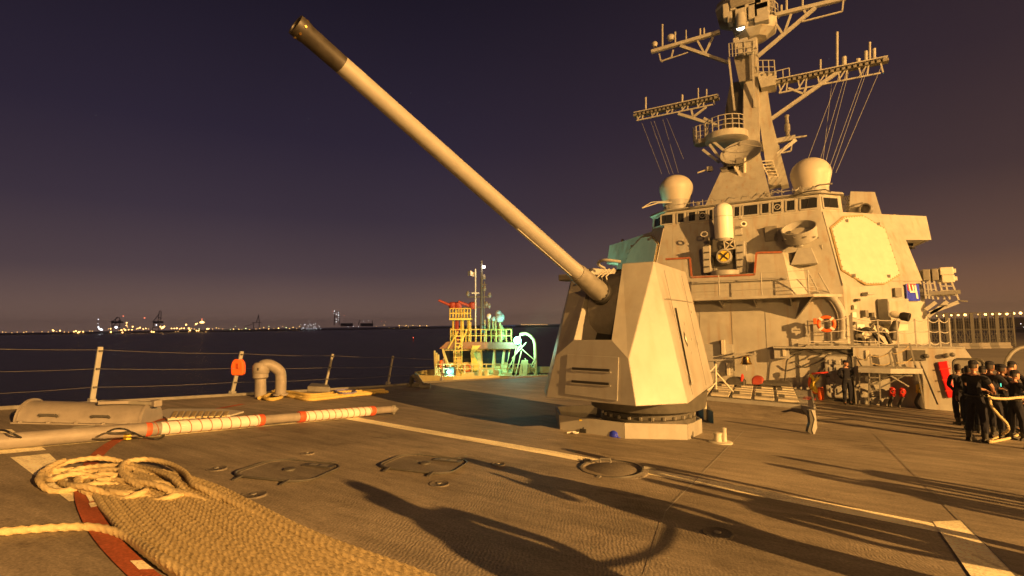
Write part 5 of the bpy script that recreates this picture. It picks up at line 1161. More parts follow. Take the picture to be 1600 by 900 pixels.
for j in range(NR):
    f_ = j/(NR-1); row = Ledge*(1-f_)+Redge*f_
    wob = np.interp(np.arange(60), np.linspace(0, 59, 9), rg2.normal(0, .006, 9)); row = row+wob[:, None]*np.array([.8, .3, 0])
    for i_ in range(60): row[i_, 2] = dz(row[i_, 0], row[i_, 1])+R_rope*.95+.004*math.sin(j*2.1+i_*.3)
    n0 = int(rg2.randint(0, 5)); row = row[n0:]
    if j % 2: row = row[::-1]
    if path:
        a, b = path[-1], row[0]; mid = (a+b)/2; dirv = (a-path[-2]); dirv = dirv/np.linalg.norm(dirv); ext = .10+.12*rg2.rand()
        path += [a+dirv*ext*.7, mid+dirv*ext+np.array([0, 0, .015]), b+dirv*ext*.7]
    path += list(row)
rope = thing('flaked_hawser', 'thick tan mooring hawser flaked down in many close rows on the foredeck', 'rope', D(300, 820))
def ropemesh(name, path, R, parent, **kw):
    vs, F = hawser(path, R, **kw); mb = MB(); mb.v = [V(tuple(p)) for p in vs]; mb.f = [tuple(int(q) for q in f) for f in F]
    return mb.build(name, M['rope'], parent, smooth=True)
main_o = ropemesh('flaked_rows', [V(tuple(p)) for p in path], R_rope, rope)
for f in main_o.data.polygons: f.use_smooth = True
loops = [
 [(60, 745), (75, 731), (130, 724), (200, 728), (260, 742), (315, 763), (345, 780), (300, 771), (240, 757), (180, 752), (120, 757), (75, 756)],
 [(150, 752), (180, 745), (230, 752), (265, 756), (283, 768), (262, 776), (220, 772), (180, 768)],
 [(95, 742), (130, 732), (180, 735), (212, 746), (228, 766), (200, 774), (160, 766), (115, 757)],
 [(66, 738), (100, 722), (170, 719), (225, 728), (265, 748), (288, 769), (250, 763), (190, 748), (130, 742), (85, 748)],
 [(120, 748), (150, 740), (200, 742), (240, 752), (266, 766), (238, 771), (190, 768), (140, 762)]]
def lift(p, h): return V((p.x, p.y, dz(p.x, p.y)+R_rope+h))
for k, lp in enumerate(loops):
    pts = smooth_path([D(x, y, .08) for x, y in lp]+[D(*lp[0], .08), D(*lp[1], .08)], 8)
    n = len(pts); pts = [lift(p, (.01, .02, .03, .045, .015)[k]+.025*math.sin(i*.35+k)) for i, p in enumerate(pts)]
    ropemesh('loose_bight', pts, R_rope*1.0, rope)
ring_ = smooth_path([D(x, y, .1) for x, y in [(255, 770), (225, 758), (200, 747), (188, 733), (198, 720), (230, 716), (262, 722), (288, 736), (303, 755), (338, 768), (380, 786), (440, 812), (520, 849), (650, 900), (800, 968), (1000, 1045)]], 8)
n = len(ring_); ring_ = [lift(p, -.02+.075*min(1, i/14)*(1 if i < n*.55 else max(.42, 1-(i-n*.55)/30))) for i, p in enumerate(ring_)]
ropemesh('loose_bight', ring_, R_rope*1.0, rope)
tail = smooth_path([D(-160, 850, .035), D(-60, 836, .035), D(0, 831, .035), D(60, 826, .035), D(130, 823, .035), D(170, 828, .035), D(205, 842, .04), D(250, 872, .09), D(290, 896, .09), D(350, 935, .09)], 8)
ropemesh('running_end', tail, R_rope*1.05, rope)
# ------------------------------------------------------------------ people
def skin_mesh(verts, edges, radii, levels=1, root=0):
    me = bpy.data.meshes.new('tmp'); me.from_pydata([V(v) for v in verts], edges, []); o = bpy.data.objects.new('tmp', me); COL.objects.link(o)
    sk = o.modifiers.new('s', 'SKIN'); sk.branch_smoothing = .6; sk.use_smooth_shade = True
    if not me.skin_vertices:
        bm = bmesh.new(); bm.from_mesh(me); bm.verts.layers.skin.verify(); bm.to_mesh(me); bm.free()
    for i, d in enumerate(me.skin_vertices[0].data):
        r = radii[i]; d.radius = r if isinstance(r, tuple) else (r, r); d.use_root = i == root
    ss = o.modifiers.new('b', 'SUBSURF'); ss.levels = levels; ss.render_levels = levels
    dg = bpy.context.evaluated_depsgraph_get(); ev = o.evaluated_get(dg); out = bpy.data.meshes.new_from_object(ev)
    res = ([v.co.copy() for v in out.vertices], [tuple(p.vertices) for p in out.polygons])
    bpy.data.objects.remove(o); bpy.data.meshes.remove(me); bpy.data.meshes.remove(out)
    return res
def person(label, foot, face, scale=1.0, arms='down', stance=0, lean=0, sleeves=True, cap='cap', skin='skin', cloth='navy', group=None, headturn=0, fingers=True, vest=None, bulk=1.0):
    # local frame: front = +Y, right hand = +X
    o = thing('person', label, 'person', foot, face, group); o.scale = (scale,)*3
    ln = lean
    hipz, shz = .93, 1.43
    J = dict(pel=(0, 0, .95), waist=(0, .01+ln*.4, 1.10), chest=(0, .01+ln*.8, 1.30), neck=(0, ln, 1.49), head=(0, .015+ln*1.1, 1.56))
    legs = {}
    for s in (-1, 1):
        fx = .11+.03*abs(stance); fy = stance*s*.22
        legs[s] = [(s*.095, 0, .90), (s*(fx), fy*.55+.03, .50), (s*fx, fy, .09), (s*(fx+.02), fy+.13, .04)]
    A = {}
    for s in (-1, 1):
        sh = (s*.185, ln*.9, 1.42)
        if arms == 'down': el, wr = (s*.26, ln*.7-.03, 1.15), (s*.27, ln*.6+.05, .90)
        elif arms == 'hold': el, wr = (s*.27, ln+.02, 1.15), (s*.08+.05, ln+.36, 1.04)
        elif arms == 'reach': el, wr = (s*.24, ln+.16, 1.20), (s*.10+.02, ln+.42, 1.10)
        elif arms == 'behind': el, wr = (s*.27, ln-.08, 1.17), (s*.06, ln-.17, .98)
        elif arms == 'raised': el, wr = ((s*.30, ln+.2, 1.35), (s*.22, ln+.30, 1.62)) if s > 0 else ((s*.27, ln+.05, 1.15), (s*.12, ln+.3, 1.1))
        elif arms == 'rail': el, wr = (s*.28, ln+.16, 1.20), (s*.22, ln+.36, 1.22)
        elif arms == 'front': el, wr = (s*.27, ln+.0, 1.16), (s*.04, ln+.15, .98)
        A[s] = [sh, el, wr]
    verts, edges, rad = [], [], []
    def nv(p, r, link=None):
        verts.append(p); rad.append(r); 
        if link is not None: edges.append((link, len(verts)-1))
        return len(verts)-1
    pel = nv(J['pel'], (.125, .095)); wa = nv(J['waist'], (.115, .085), pel); ch = nv(J['chest'], (.135, .095), wa); nb = nv((0, ln*.97, 1.435), (.085, .07), ch); nk = nv(J['neck'], .052, nb); hd = nv(J['head'], .055, nk)
    for s in (-1, 1):
        l0 = nv(legs[s][0], .085, pel); l1 = nv(legs[s][1], .056, l0); l2 = nv(legs[s][2], .04, l1); nv(legs[s][3], .03, l2)
        a0 = nv(A[s][0], .052, nb); a1 = nv(A[s][1], .038, a0); a2 = nv(A[s][2], .026, a1)
        fd = (V(A[s][2])-V(A[s][1])).normalized(); hv = V(A[s][2])+fd*.08; nv(tuple(hv), (.030, .018), a2)
    vs, fs = skin_mesh(verts, edges, rad)
    body = MB(); body.add(vs, fs)
    # fingers: unequal short bent chains closing downward, thumb from the palm's side
    if fingers:
        for s in (-1, 1):
            w = V(A[s][2]); fd = (w-V(A[s][1])).normalized(); sd = fd.cross(V((0, 0, 1)));
            sd = sd.normalized() if sd.length > .2 else V((0, 1, 0)); dn = sd.cross(fd).normalized()
            if dn.z > 0: dn = -dn
            if arms in ('down', 'behind'): dn = V((-s, 0, 0)); sd = V((0, 1, 0))
            palm = w+fd*.09
            for k, ln_ in enumerate((.070, .080, .075, .058)):
                b = palm+sd*((k-1.5)*.019); body.tube([b-fd*.02, b+fd*ln_*.45+dn*.008, b+fd*ln_*.75+dn*.035, b+fd*ln_*.7+dn*.062], [.010, .009, .008, .006], 6)
            b = w+fd*.05+sd*(-.030 if s > 0 else .030); o2 = sd*(-1 if s > 0 else 1); body.tube([b, b+o2*.018+fd*.03+dn*.012, b+o2*.012+fd*.055+dn*.035], [.012, .010, .007], 6)
    # head: lofted rings with jaw, nose, ears
    hc_ = V((0, .02+ln*1.1, 1.645)); Rz = Matrix.Rotation(headturn, 3, 'Z')
    rings = []
    for z, rx, ry, oy in ((-.125, .030, .035, .015), (-.112, .046, .060, .022), (-.085, .058, .078, .018), (-.045, .068, .088, .010), (0, .074, .094, .004), (.045, .075, .095, -.002), (.085, .064, .082, -.006), (.110, .040, .052, -.008), (.120, .012, .016, -.008)):
        rings.append([hc_+Rz@V((rx*math.cos(2*PI*k/16), oy+ry*math.sin(2*PI*k/16), z)) for k in range(16)])
    body.loft(rings)
    N_ = lambda x, y, z: hc_+Rz@V((x, y, z))
    body.add([N_(-.012, .088, .015), N_(.012, .088, .015), N_(.017, .092, -.035), N_(-.017, .092, -.035), N_(0, .118, -.030)], [(0, 1, 4), (1, 2, 4), (2, 3, 4), (3, 0, 4), (0, 3, 2, 1)])
    for s in (-1, 1): body.loft([[N_(s*(.073+.010*i), -.005+.018*math.cos(2*PI*k/8), -.01+.030*math.sin(2*PI*k/8)) for k in range(8)] for i in (0, 1)])
    ob = body.build('body', M[skin], o, local=True, smooth=True)
    ey = MB()
    for s in (-1, 1): ey.box(N_(s*.030, .090, .006), (.020, .006, .009))
    ey.box(N_(0, .094, -.062), (.040, .006, .008)); ey.build('eyes', M['hair'], ob, local=True)
    # hair
    hr_ = []
    for z, k_ in ((-.05, 1.05), (-.02, 1.06), (.02, 1.07), (.06, 1.09), (.095, 1.05), (.122, .6), (.13, .1)):
        b = min(1, .09/.11); rx, ry = (.072*k_, .093*k_) if z < .05 else (.066*k_, .084*k_) if z < .1 else (.05*k_, .06*k_)
        hr_.append([hc_+Rz@V((rx*math.cos(2*PI*k/16), -.012+(ry*math.sin(2*PI*k/16) if math.sin(2*PI*k/16) < .15 or z > .06 else ry*.15), z)) for k in range(16)])
    MB().loft(hr_).build('hair', M['hair'], ob, local=True, smooth=True)
    # trousers + shirt as one clothing surface over the body
    verts, edges, rad = [], [], []
    pel = nv(J['pel'], (.160, .125)); wa = nv(J['waist'], (.150, .115), pel); ch = nv(J['chest'], (.178, .125), wa); nb = nv((0, ln*.95, 1.415), (.105, .085), ch); nv((0, ln*.97, 1.475), .062, nb)
    for s in (-1, 1):
        l0 = nv(legs[s][0], .112, pel); l1 = nv(legs[s][1], .083, l0)
        lm = V(legs[s][1]).lerp(V(legs[s][2]), .6); l1b = nv(tuple(lm), .076, l1); nv(tuple(V(legs[s][2])+V((0, 0, .04))), .072, l1b)
        a0 = nv(A[s][0], .074, nb)
        if sleeves: a1 = nv(A[s][1], .054, a0); nv(tuple(V(A[s][1]).lerp(V(A[s][2]), .93)), .042, a1)
        else: nv(tuple(V(A[s][0]).lerp(V(A[s][1]), .75)), .062, a0)
    vs, fs = skin_mesh(verts, edges, rad)
    # crease the cloth a little
    vs = [p+V((noise.noise(p*14+V((7, 0, 0))), noise.noise(p*14+V((0, 5, 0))), noise.noise(p*9)*.4))*.011 for p in vs]
    MB().add(vs, fs).build('coverall', M[cloth], o, local=True, smooth=True)
    bt = MB()
    for s in (-1, 1):
        f0, t0 = V(legs[s][2]), V(legs[s][3]); z0 = 0
        bt.tube([f0+V((0, -.01, .13)), f0+V((0, -.01, .0))], [.062, .058], 10)
        bt.loft([[V((f0.x+sx*w, f0.y+yy, z)) for sx, z in ((-1, 0), (1, 0), (.8, h), (-.8, h))] for yy, w, h in ((-.09, .035, .06), (-.04, .048, .10), (.05, .050, .10), (.13, .050, .07), (.19, .035, .045))])
    bt.build('boots', M['black'], o, local=True, smooth=True)
    MB().tube([V((0, J['pel'][1], 0))+V((.160*math.cos(t*PI/10), .122*math.sin(t*PI/10), 1.005)) for t in range(21)], .020, 6, cap=False).build('belt', M['black'], o, local=True)
    if cap:
        cm = MB(); prof = ((.035, 1.07, 1.04), (.070, 1.08, 1.04), (.103, .92, .90), (.122, .55, .55), (.127, .05, .05))
        cm.loft([[hc_+Rz@V((.076*a_*math.cos(2*PI*k/18), -.004+.096*b_*math.sin(2*PI*k/18), z)) for k in range(18)] for z, a_, b_ in prof])
        cmat = M['yellow'] if cap == 'helmet' else M[cloth]
        co_ = cm.build('cap', cmat, o, local=True, smooth=True)
        if cap in ('cap', 'helmet'):
            br_ = MB(); pts = [(.070, .070), (.060, .12), (.035, .165), (0, .178), (-.035, .165), (-.060, .12), (-.070, .070)]
            br_.prism([hc_+Rz@V((x, y, .048-.12*(y-.07))) for x, y in pts], V((0, 0, .008))); br_.build('brim', cmat, co_, local=True)
    if vest: MB().box((.13 if vest > 0 else -.13, .13+ln*.7, 1.22), (.018, .02, .08)).build('light_stick', M['glow'], o, local=True, bevel=.01)
    return o
M['glow'] = mat('green_light_stick', (.1, .8, .5), .5, var=0, emit=(.15, .9, .55), es=1.5)
def fpos(px, py): return D(px, py)
def yaw(v): return math.atan2(-v[0], v[1])     # rotation that turns +Y to v
toR = V((RIGHT.x, RIGHT.y, 0)).normalized(); away = V((FWD.x, FWD.y, 0)).normalized()
Yr = yaw(toR+away*.25)
person('sailor in short sleeved navy shirt and cap gripping the rope, nearest of the line', fpos(1528, 690), yaw(toR+away*.35), 1.06, 'reach', .25, .02, False, 'cap', 'skin', headturn=0)
person('sailor in navy coverall and cap second in the rope line, head above the rope', fpos(1553, 684), Yr, 1.07, 'reach', .4, .03, True, 'cap', 'skin2', vest=1)
person('sailor in navy coverall and cap third in the rope line', fpos(1571, 680), yaw(toR+away*.1), 1.04, 'reach', .3, .03, True, 'cap', 'skin2', vest=1)
person('shorter sailor in navy coverall fourth in the rope line at the right edge', fpos(1590, 688), yaw(toR-away*.1), .96, 'reach', .3, .04, True, 'cap', 'skin', vest=1)
person('tall sailor in cap standing behind the rope line, face turned to the right', fpos(1588, 668), yaw(toR), 1.12, 'reach', .3, 0, True, 'cap', 'skin')
person('sailor bending to the rope with arm stretched out at the far right', fpos(1606, 672), yaw(toR-away*.2), 1.0, 'reach', .5, .12, True, 'cap', 'skin')
person('dark figure cut by the right edge of the view beside the rope line', fpos(1622, 704), yaw(toR), 1.0, 'reach', .3, .03, True, 'cap', 'skin')
person('sailor with back turned standing left of the rope line before the open door', fpos(1503, 664), yaw(away+toR*.2), 1.03, 'front', .2, 0, True, None, 'skin2')
person('sailor seen from behind half hidden between the back turned man and the rope line', fpos(1519, 672), yaw(away+toR*.5), 1.0, 'down', .3, 0, True, None, 'skin2')
person('sailor with dark cap far back between the rope line and the open door', fpos(1512, 655), yaw(toR+away*.4), .97, 'down', .2, 0, True, 'cap', 'skin')
person('sailor in dark coverall facing the camera by the quilted door', fpos(1325, 632), yaw(-away-toR*.25), 1.04, 'behind', .3, 0, True, 'cap', 'skin', headturn=.6)
person('dark clad sailor standing behind the missile hatch block near the bell', fpos(1255, 613), yaw(toR+away*.1), 1.02, 'behind', .3, 0, True, 'cap', 'skin2')
for i, (x, y, hgt, cp_, lb_) in enumerate(((5.9, 24.0, 1.0, 'cap', 'sailor in the dark crowd by the red stretcher, nearest the wall'), (6.4, 22.6, 1.03, 'cap', 'sailor in the dark crowd behind the rope line, first behind the open door'), (6.2, 20.9, .98, None, 'bareheaded sailor in the dark crowd behind the rope line'), (6.7, 19.4, 1.02, 'cap', 'sailor in the dark crowd at the port deck edge'), (5.3, 21.8, .97, 'cap', 'short sailor in the dark crowd left of the rope line'), (5.9, 17.6, 1.0, 'cap', 'sailor close behind the tall man in the rope line'), (4.9, 19.4, 1.02, None, 'bareheaded sailor seen from behind near the open door'))):
    person(lb_, DK(x, y), yaw((.3*(-1)**i, 1 if i % 2 else -.4)), hgt, ('down', 'front', 'behind')[i % 3], .15, 0, True, cp_, 'skin2' if i % 2 else 'skin')
person('sailor squeezed between the first and second man of the rope line', fpos(1542, 678), yaw(toR+away*.5), 1.0, 'reach', .3, .02, True, 'cap', 'skin')
person('sailor behind the third man of the rope line, only cap and shoulder showing', fpos(1566, 668), yaw(toR+away*.2), 1.06, 'reach', .3, .02, True, 'cap', 'skin')
# watchers on the bridge wings
for px, py, cp__, sk_, lb_ in ((1378, 333.5, None, 'skin', 'bareheaded watcher on the right bridge wing, closest to the radar panel'), (1403, 332, None, 'skin', 'dark haired watcher on the right bridge wing left of the yellow helmet'), (1414, 333, 'helmet', 'skin', 'watcher in a yellow helmet on the right bridge wing'), (1438, 335, 'cap', 'skin2', 'watcher in dark cap at the outer end of the right bridge wing')):
    q = SP(px, py+2)+V((-.25, .25, 0)); s_ = V((q.x, q.y+.25, q.z)); 
    person(lb_, V((s_.x-.15, s_.y+.15, s_.z-1.62)), yaw((.7, -.7)), 1.0, 'rail', .1, .02, True, cp__, sk_, fingers=False, group='watchers on the bridge wing')
q = mv(SP(1428, 340)); person('dark watcher silhouetted on the left bridge wing', V((q.x+.4, q.y+.4, q.z-1.35)), yaw((-.7, -.7)), 1.0, 'rail', .1, .02, True, None, 'skin2', fingers=False)
# the rope they hold
hl = thing('hauling_rope', 'pale twisted rope held by the line of sailors and looping to the deck', 'rope', D(1560, 684))
dP = (fpos(1528, 690)-EYE).dot(FWD)
def HP(px, py, k=0): return AZd(px, py, dP+k)
def rope2(pts, R, name='strand'):
    vs, F = hawser(smooth_path(pts, 8), R, pitch=.14, ds=.03, seg=8); mb = MB(); mb.v = [V(tuple(p)) for p in vs]; mb.f = [tuple(int(q) for q in f) for f in F]
    return mb.build(name, M['rope'], hl, smooth=True)
rope2([HP(1541, 618), HP(1552, 622, .1), HP(1572, 623, .2), HP(1592, 621, .3), HP(1625, 619, .4)], .035)
rope2([HP(1546, 620, -.05), HP(1549, 634, -.1), HP(1560, 648, -.1), HP(1573, 662, -.1), HP(1575, 672, -.05), D(1562, 681, .05), D(1546, 690, .04), D(1562, 688, .04), D(1585, 682, .04), D(1600, 675, .04), D(1640, 668, .04)], .033)
# unseen men whose long shadows cross the foredeck, two added to broaden them
LD = V((KEY.x, KEY.y, 0))
def off(tip, L_): d = (LD-V((tip[0], tip[1], 0))).normalized(); q = V((tip[0], tip[1], 0))+d*L_; return DK(q.x, q.y)
OFFM = [((-4.25, 4.25), 7.2, 'front', 0, 1.10, 'nearest the camera'), ((-3.1, 3.85), 6.4, 'front', .3, 1.08, 'added to broaden the nearest shadow'), ((-3.9, 6.15), 7.0, 'raised', .4, 1.08, 'with one arm raised'), ((-2.7, 5.95), 6.4, 'front', .2, 1.08, 'added to broaden the shadow with the raised arm'), ((-3.5, 8.0), 7.2, 'down', .3, 1.05, 'abreast the painted line'),
 ((-1.5, 6.75), 6.6, 'front', .3, 1.05, 'behind the raised arm'), ((.7, 9.7), 5.6, 'down', .2, 1.03, 'port edge, toward the gun'), ((.9, 8.75), 5.4, 'down', .3, 1.05, 'port edge, abreast the round scuttle'), ((1.6, 8.3), 5.0, 'reach', .3, 1.03, 'port edge, reaching forward'), ((-2.3, 7.35), 7.6, 'reach', .3, 1.05, 'reaching forward by the line')]
for i, (tip, L_, arms_, st_, sc2, lb_) in enumerate(OFFM):
    person('sailor out of view to the right, '+lb_, off(tip, L_), yaw(LD-V((tip[0], tip[1], 0))), sc2*1.06, arms_, st_, .02, True, 'cap', 'skin', fingers=False)
lift_ = lambda px, py, h: D(px, py)+(LD-D(px, py)).to_2d().to_3d().normalized()*(h/.27)+V((0, 0, 0))
cb = []
for px, py, h in ((800, 890, .9), (870, 880, .85), (950, 868, .85), (1000, 850, .9), (1020, 825, 1.0), (1030, 795, 1.15)):
    q = lift_(px, py, h); cb.append(DK(q.x, q.y, h))
o = MB().tube(smooth_path(cb, 6), .020, 8).build('arc_shadow_line', M['rope'], smooth=True, origin=cb[0]); tag(o, 'unseen rope right of the view, shaped to cast the arc shadow', 'rope')  # unseen rope traced back from the arc shadow it casts
# ------------------------------------------------------------------ tug
TD = 45.0
def T_(px, py, d=0): return AZd(px, py, TD+d)
tb = T_(750, 560); tb.z = 0
tug = thing('tugboat', 'yellow and cream tugboat with lit teal floodlight beyond the deck edge', 'tugboat', tb)
M['tugc'] = mat('tug_cream_paint', (.62, .52, .22), .5, var=.12, vscale=2)
M['tugy'] = mat('tug_yellow_paint', (.68, .50, .10), .5, var=.12, vscale=2)
M['tugr'] = mat('tug_brown_roof', (.26, .13, .07), .6, var=.15, vscale=2)
aw = V((FWD.x, FWD.y, 0)).normalized(); tr3 = V((RIGHT.x, RIGHT.y, 0)).normalized()
zb = T_(750, 592).z
def hullring(z, k): return [tb+tr3*(x*k)+aw*(y*k)+V((0, 0, z)) for x, y in ((-6.0, 1.6), (-5.0, -1.6), (-2, -3.0), (4.5, -3.1), (7.5, -2.4), (7.8, 1), (7.5, 4.6), (4.5, 5.4), (-2, 5.3), (-5.0, 3.9))]
MB().loft([hullring(-.5, .90), hullring(zb*.6, .98), hullring(zb, 1.0)]).build('hull', M['tugr'], tug)
bw = MB(); r_ = hullring(zb, 1.0)
for a, b in zip(r_, r_[1:]+r_[:1]): bw.bar(a+V((0, 0, .2)), b+V((0, 0, .2)), .14, .75)
bw.build('bulwark', M['tugc'], tug)
def tq(name, pts, d0, d1, m, parent=None): return MB().prism([T_(x, y, d0) for x, y in pts], aw*(d1-d0)).build(name, M[m] if isinstance(m, str) else m, parent or tug)
tq('deckhouse', [(684, 600), (800, 600), (800, 582), (686, 582)], -1.5, 3.5, 'tugc')
wh_ = tq('wheelhouse', [(700, 583), (790, 583), (798, 545), (690, 545)], -.6, 3.2, 'tugc')
tq('roof', [(686, 545), (812, 545), (803, 535), (698, 534)], -1.1, 3.6, 'tugr')
for (a, b, c_, d_) in (((697, 566), (709, 566), (708, 548), (695, 548)), ((721, 566), (737, 566), (737, 548), (719, 548)), ((755, 574), (768, 574), (771, 547), (753, 547)), ((775, 571), (783, 571), (786, 547), (774, 547)), ((788, 566), (793, 566), (795, 547), (790, 547))):
    MB().prism([T_(*p, -.64) for p in (a, b, c_, d_)], aw*-.03).build('window', M['glass'], tug)
tq('stair_casing', [(738, 580), (752, 580), (740, 552), (751, 540), (738, 540), (735, 552)], -1.2, -.7, 'tugy')
lad = MB()
for x in (711, 721): lad.bar(T_(x, 588, -1.6), T_(x+1, 520, -1.4), .07)
for k in range(12): lad.bar(T_(711, 586-k*5.5, -1.5), T_(722, 586-k*5.5, -1.5), .06)
lad.bar(T_(700, 545, -1.4), T_(716, 518, -1.4), .10); lad.bar(T_(716, 545, -1.4), T_(730, 516, -1.4), .10)
lad.build('ladder', M['tugy'], tug)
def trail(x0, x1, y0, y1, d, n, m='tugy', lv=(0, .5)):
    mb = MB()
    for k in range(n+1): mb.bar(T_(x0+(x1-x0)*k/n, y1, d), T_(x0+(x1-x0)*k/n, y0, d), .07)
    for f_ in lv: mb.bar(T_(x0, y0+(y1-y0)*f_, d), T_(x1, y0+(y1-y0)*f_, d), .06)
    return mb.build('railing', M[m], tug)
trail(704, 799, 515, 534, -.8, 12); trail(704, 799, 513, 530, 3.2, 10); trail(682, 838, 569, 583, -2.2, 14, 'tugc'); trail(703, 735, 482, 498, -.5, 7); trail(703, 735, 481, 496, 1.2, 6)
tq('monitor_platform', [(702, 500), (736, 500), (736, 497), (702, 497)], -.6, 1.3, 'tugy')
for x in (708, 714, 722, 733): MB().bar(T_(x, 534, .2), T_(x, 499, .2), .22 if x in (722, 714) else .12).build('platform_leg', M['tugy' if x != 714 else 'cannon'], tug)
for (a, b, r) in (((685, 469), (706, 478), .14), ((716, 471), (733, 478), .16)):
    MB().tube([T_(*b, .2), T_(*a, .0)], [r, r*.7], 10).build('water_cannon', M['cannon'], tug, smooth=True)
for x in (707.5, 716, 739): MB().lathe([(.22, -.3), (.36, -.1), (.36, .25), (.2, .35)], T_(x, 478, .3), (0, 0, 1), 12).build('cannon_base', M['cannon'], tug, smooth=True)
MB().tube([T_(752.5, 520), T_(752.5, 407)], [.16, .09], 8).build('mast_pole', M['dark'], tug)
MB().tube([T_(756, 520), T_(757, 440)], .05, 6).build('mast_stay', M['dark'], tug)
for (x0, x1, y) in ((730, 766, 464), (744, 766, 480), (751, 760, 445)): MB().bar(T_(x0, y), T_(x1, y), .10).build('mast_crossarm', M['dark'], tug)
for (x, y) in ((731, 459), (765, 461), (756, 433), (757, 451), (760, 475), (764, 478)): MB().lathe([(.12, -.2), (.17, 0), (.1, .22)], T_(x, y), (0, 0, 1), 8).build('mast_lantern', M['mid'], tug)
MB().bar(T_(737, 458), T_(749, 458), .16, .1).build('radar_bar', M['sail'], tug)
MB().tube([T_(743, 534), T_(743, 420)], .06, 6).build('flag_pole', M['sail'], tug)
fg = MB(); fv = []
for i in range(7):
    for j in range(4): fv.append(T_(743-i*2, 424+j*2.4+1.2*math.sin(i*1.1)+.5*i*(j > 1)*0, .25*math.sin(i*1.3)))
n0 = len(fv); fv += [p+aw*.015 for p in fv]
F1 = [(i*4+j, i*4+j+1, i*4+j+5, i*4+j+4) for i in range(6) for j in range(3)]
fg.add(fv, F1+[tuple(n0+q for q in reversed(f)) for f in F1]); fg.build('flag', M['sail'], tug)
for (x, y0, y1, r) in ((731, 534, 500, .10), (735, 534, 503, .08), (764, 516, 492, .12), (770, 516, 497, .07), (774, 534, 500, .08), (757, 534, 500, .09), (781, 534, 500, .10), (775, 520, 497, .08)):
    MB().tube([T_(x, y0, .5), T_(x, y1, .5)], r, 8).build('roof_pipe', M['tugc'], tug)
for (x, y, r) in ((781, 496, .42), (779, 490, .28), (764, 494, .22), (771, 498, .2)): MB().lathe([(r*.5, -r), (r, -r*.4), (r, r*.4), (r*.5, r)], T_(x, y, .4), (0, 0, 1), 12).build('searchlight', M['sail'], tug, smooth=True)
MB().lathe([(.3, 0), (.45, .3), (.3, .9), (.15, 1.3)], T_(783, 531, .5), (0, 0, 1), 10).build('roof_vent', M['tugc'], tug, smooth=True)
dv = MB().tube(smooth_path([T_(812, 523, -1), T_(822, 521, -1), T_(831, 527, -1), T_(836, 540, -1), T_(837, 590, -1)], 5), .15, 10).build('davit', M['tugc'], tug, smooth=True)
mb = MB()
for (a, b) in (((812, 524), (815, 545)), ((800, 560), (822, 535)), ((815, 545), (838, 565)), ((838, 565), (830, 580)), ((820, 590), (836, 560)), ((805, 590), (815, 548)), ((820, 560), (836, 585)), ((790, 585), (812, 540)), ((800, 583), (806, 545))): mb.bar(T_(*a, -1.2), T_(*b, -1.2), .08)
mb.build('rigging', M['tugc'], tug)
for x in (750, 760): MB().lathe([(.22, 0), (.24, .3), (.2, .5), (.26, .9)], T_(x, 595, -2.0), (0, 0, 1), 14).build('drum', M['tugc'], tug, smooth=True)
tq('side_panel', [(810, 592), (823, 592), (825, 563), (815, 563)], -1.6, -1.3, 'tugc')
c = T_(730, 575, -1.4); MB().tube([c+(tr3*math.cos(t*PI/8)+V((0, 0, 1))*math.sin(t*PI/8))*.27 for t in range(17)], .07, 6, cap=False).build('life_ring', M['orange'], tug)
MB().lathe([(.15, -.35), (.25, -.1), (.22, .25), (.1, .35)], T_(690, 569, -2), (0, 0, 1), 10).build('orange_float', M['orange'], tug, smooth=True)
for x in (680, 683, 686): MB().bar(T_(x, 590, -1.8), T_(x-1, 548+(x-680), -1.6), .10).build('fender_post', M['tugc'], tug)
MB().bar(T_(692, 545, -1.3), T_(702, 575, -1.6), .12).build('frame_bar', M['tugc'], tug)
for (x0, x1, y) in ((760, 790, 590), (772, 783, 582), (700, 712, 590), (728, 740, 592)):
    MB().box(T_((x0+x1)/2, y, -2.2), ((x1-x0)*.05, .5, .5)).build('deck_box', M['tugc'], tug, bevel=.05)
TEAL = (.30, 1.0, .80)
M['teal'] = mat('lit_teal_lamp', (.5, 1, .9), .5, var=0, emit=(.25, 1, .80), es=60)
M['whitelamp'] = mat('lit_white_lamp', (1, 1, .9), .5, var=0, emit=(1, .92, .75), es=30)
def bulb(px, py, d, r, m, par=None): 
    c = T_(px, py, d); return MB().lathe([(.01, -r)]+[(r*math.cos(a), r*math.sin(a)) for a in (-1, -.5, 0, .5, 1)]+[(.01, r)], c, (0, 0, 1), 14).build('lit_lamp', M[m], par or tug, smooth=True)
bulb(808.5, 532, -1.6, .30, 'teal'); bulb(701, 581, -2.4, .12, 'teal'); bulb(756, 417, 0, .12, 'whitelamp')
MB().box(T_(703, 580, -2.1), (1.0, .3, .7)).build('lamp_housing', M['dark'], tug)
lamp('tug_floodlight', T_(808.5, 532, -2.2), 750, TEAL, .18)
lamp('tug_floodlight', T_(810.5, 531.5, -2.3), 20000, (.45, 1.0, .55), .15, 'SPOT', V((-9, 31, WZ(4.5))), math.radians(34), .6)
lamp('tug_deck_light', T_(701, 581, -2.7), 60, TEAL, .1)
lamp('tug_masthead_light', T_(756, 417, -.4), 30, (1, .9, .7), .1)
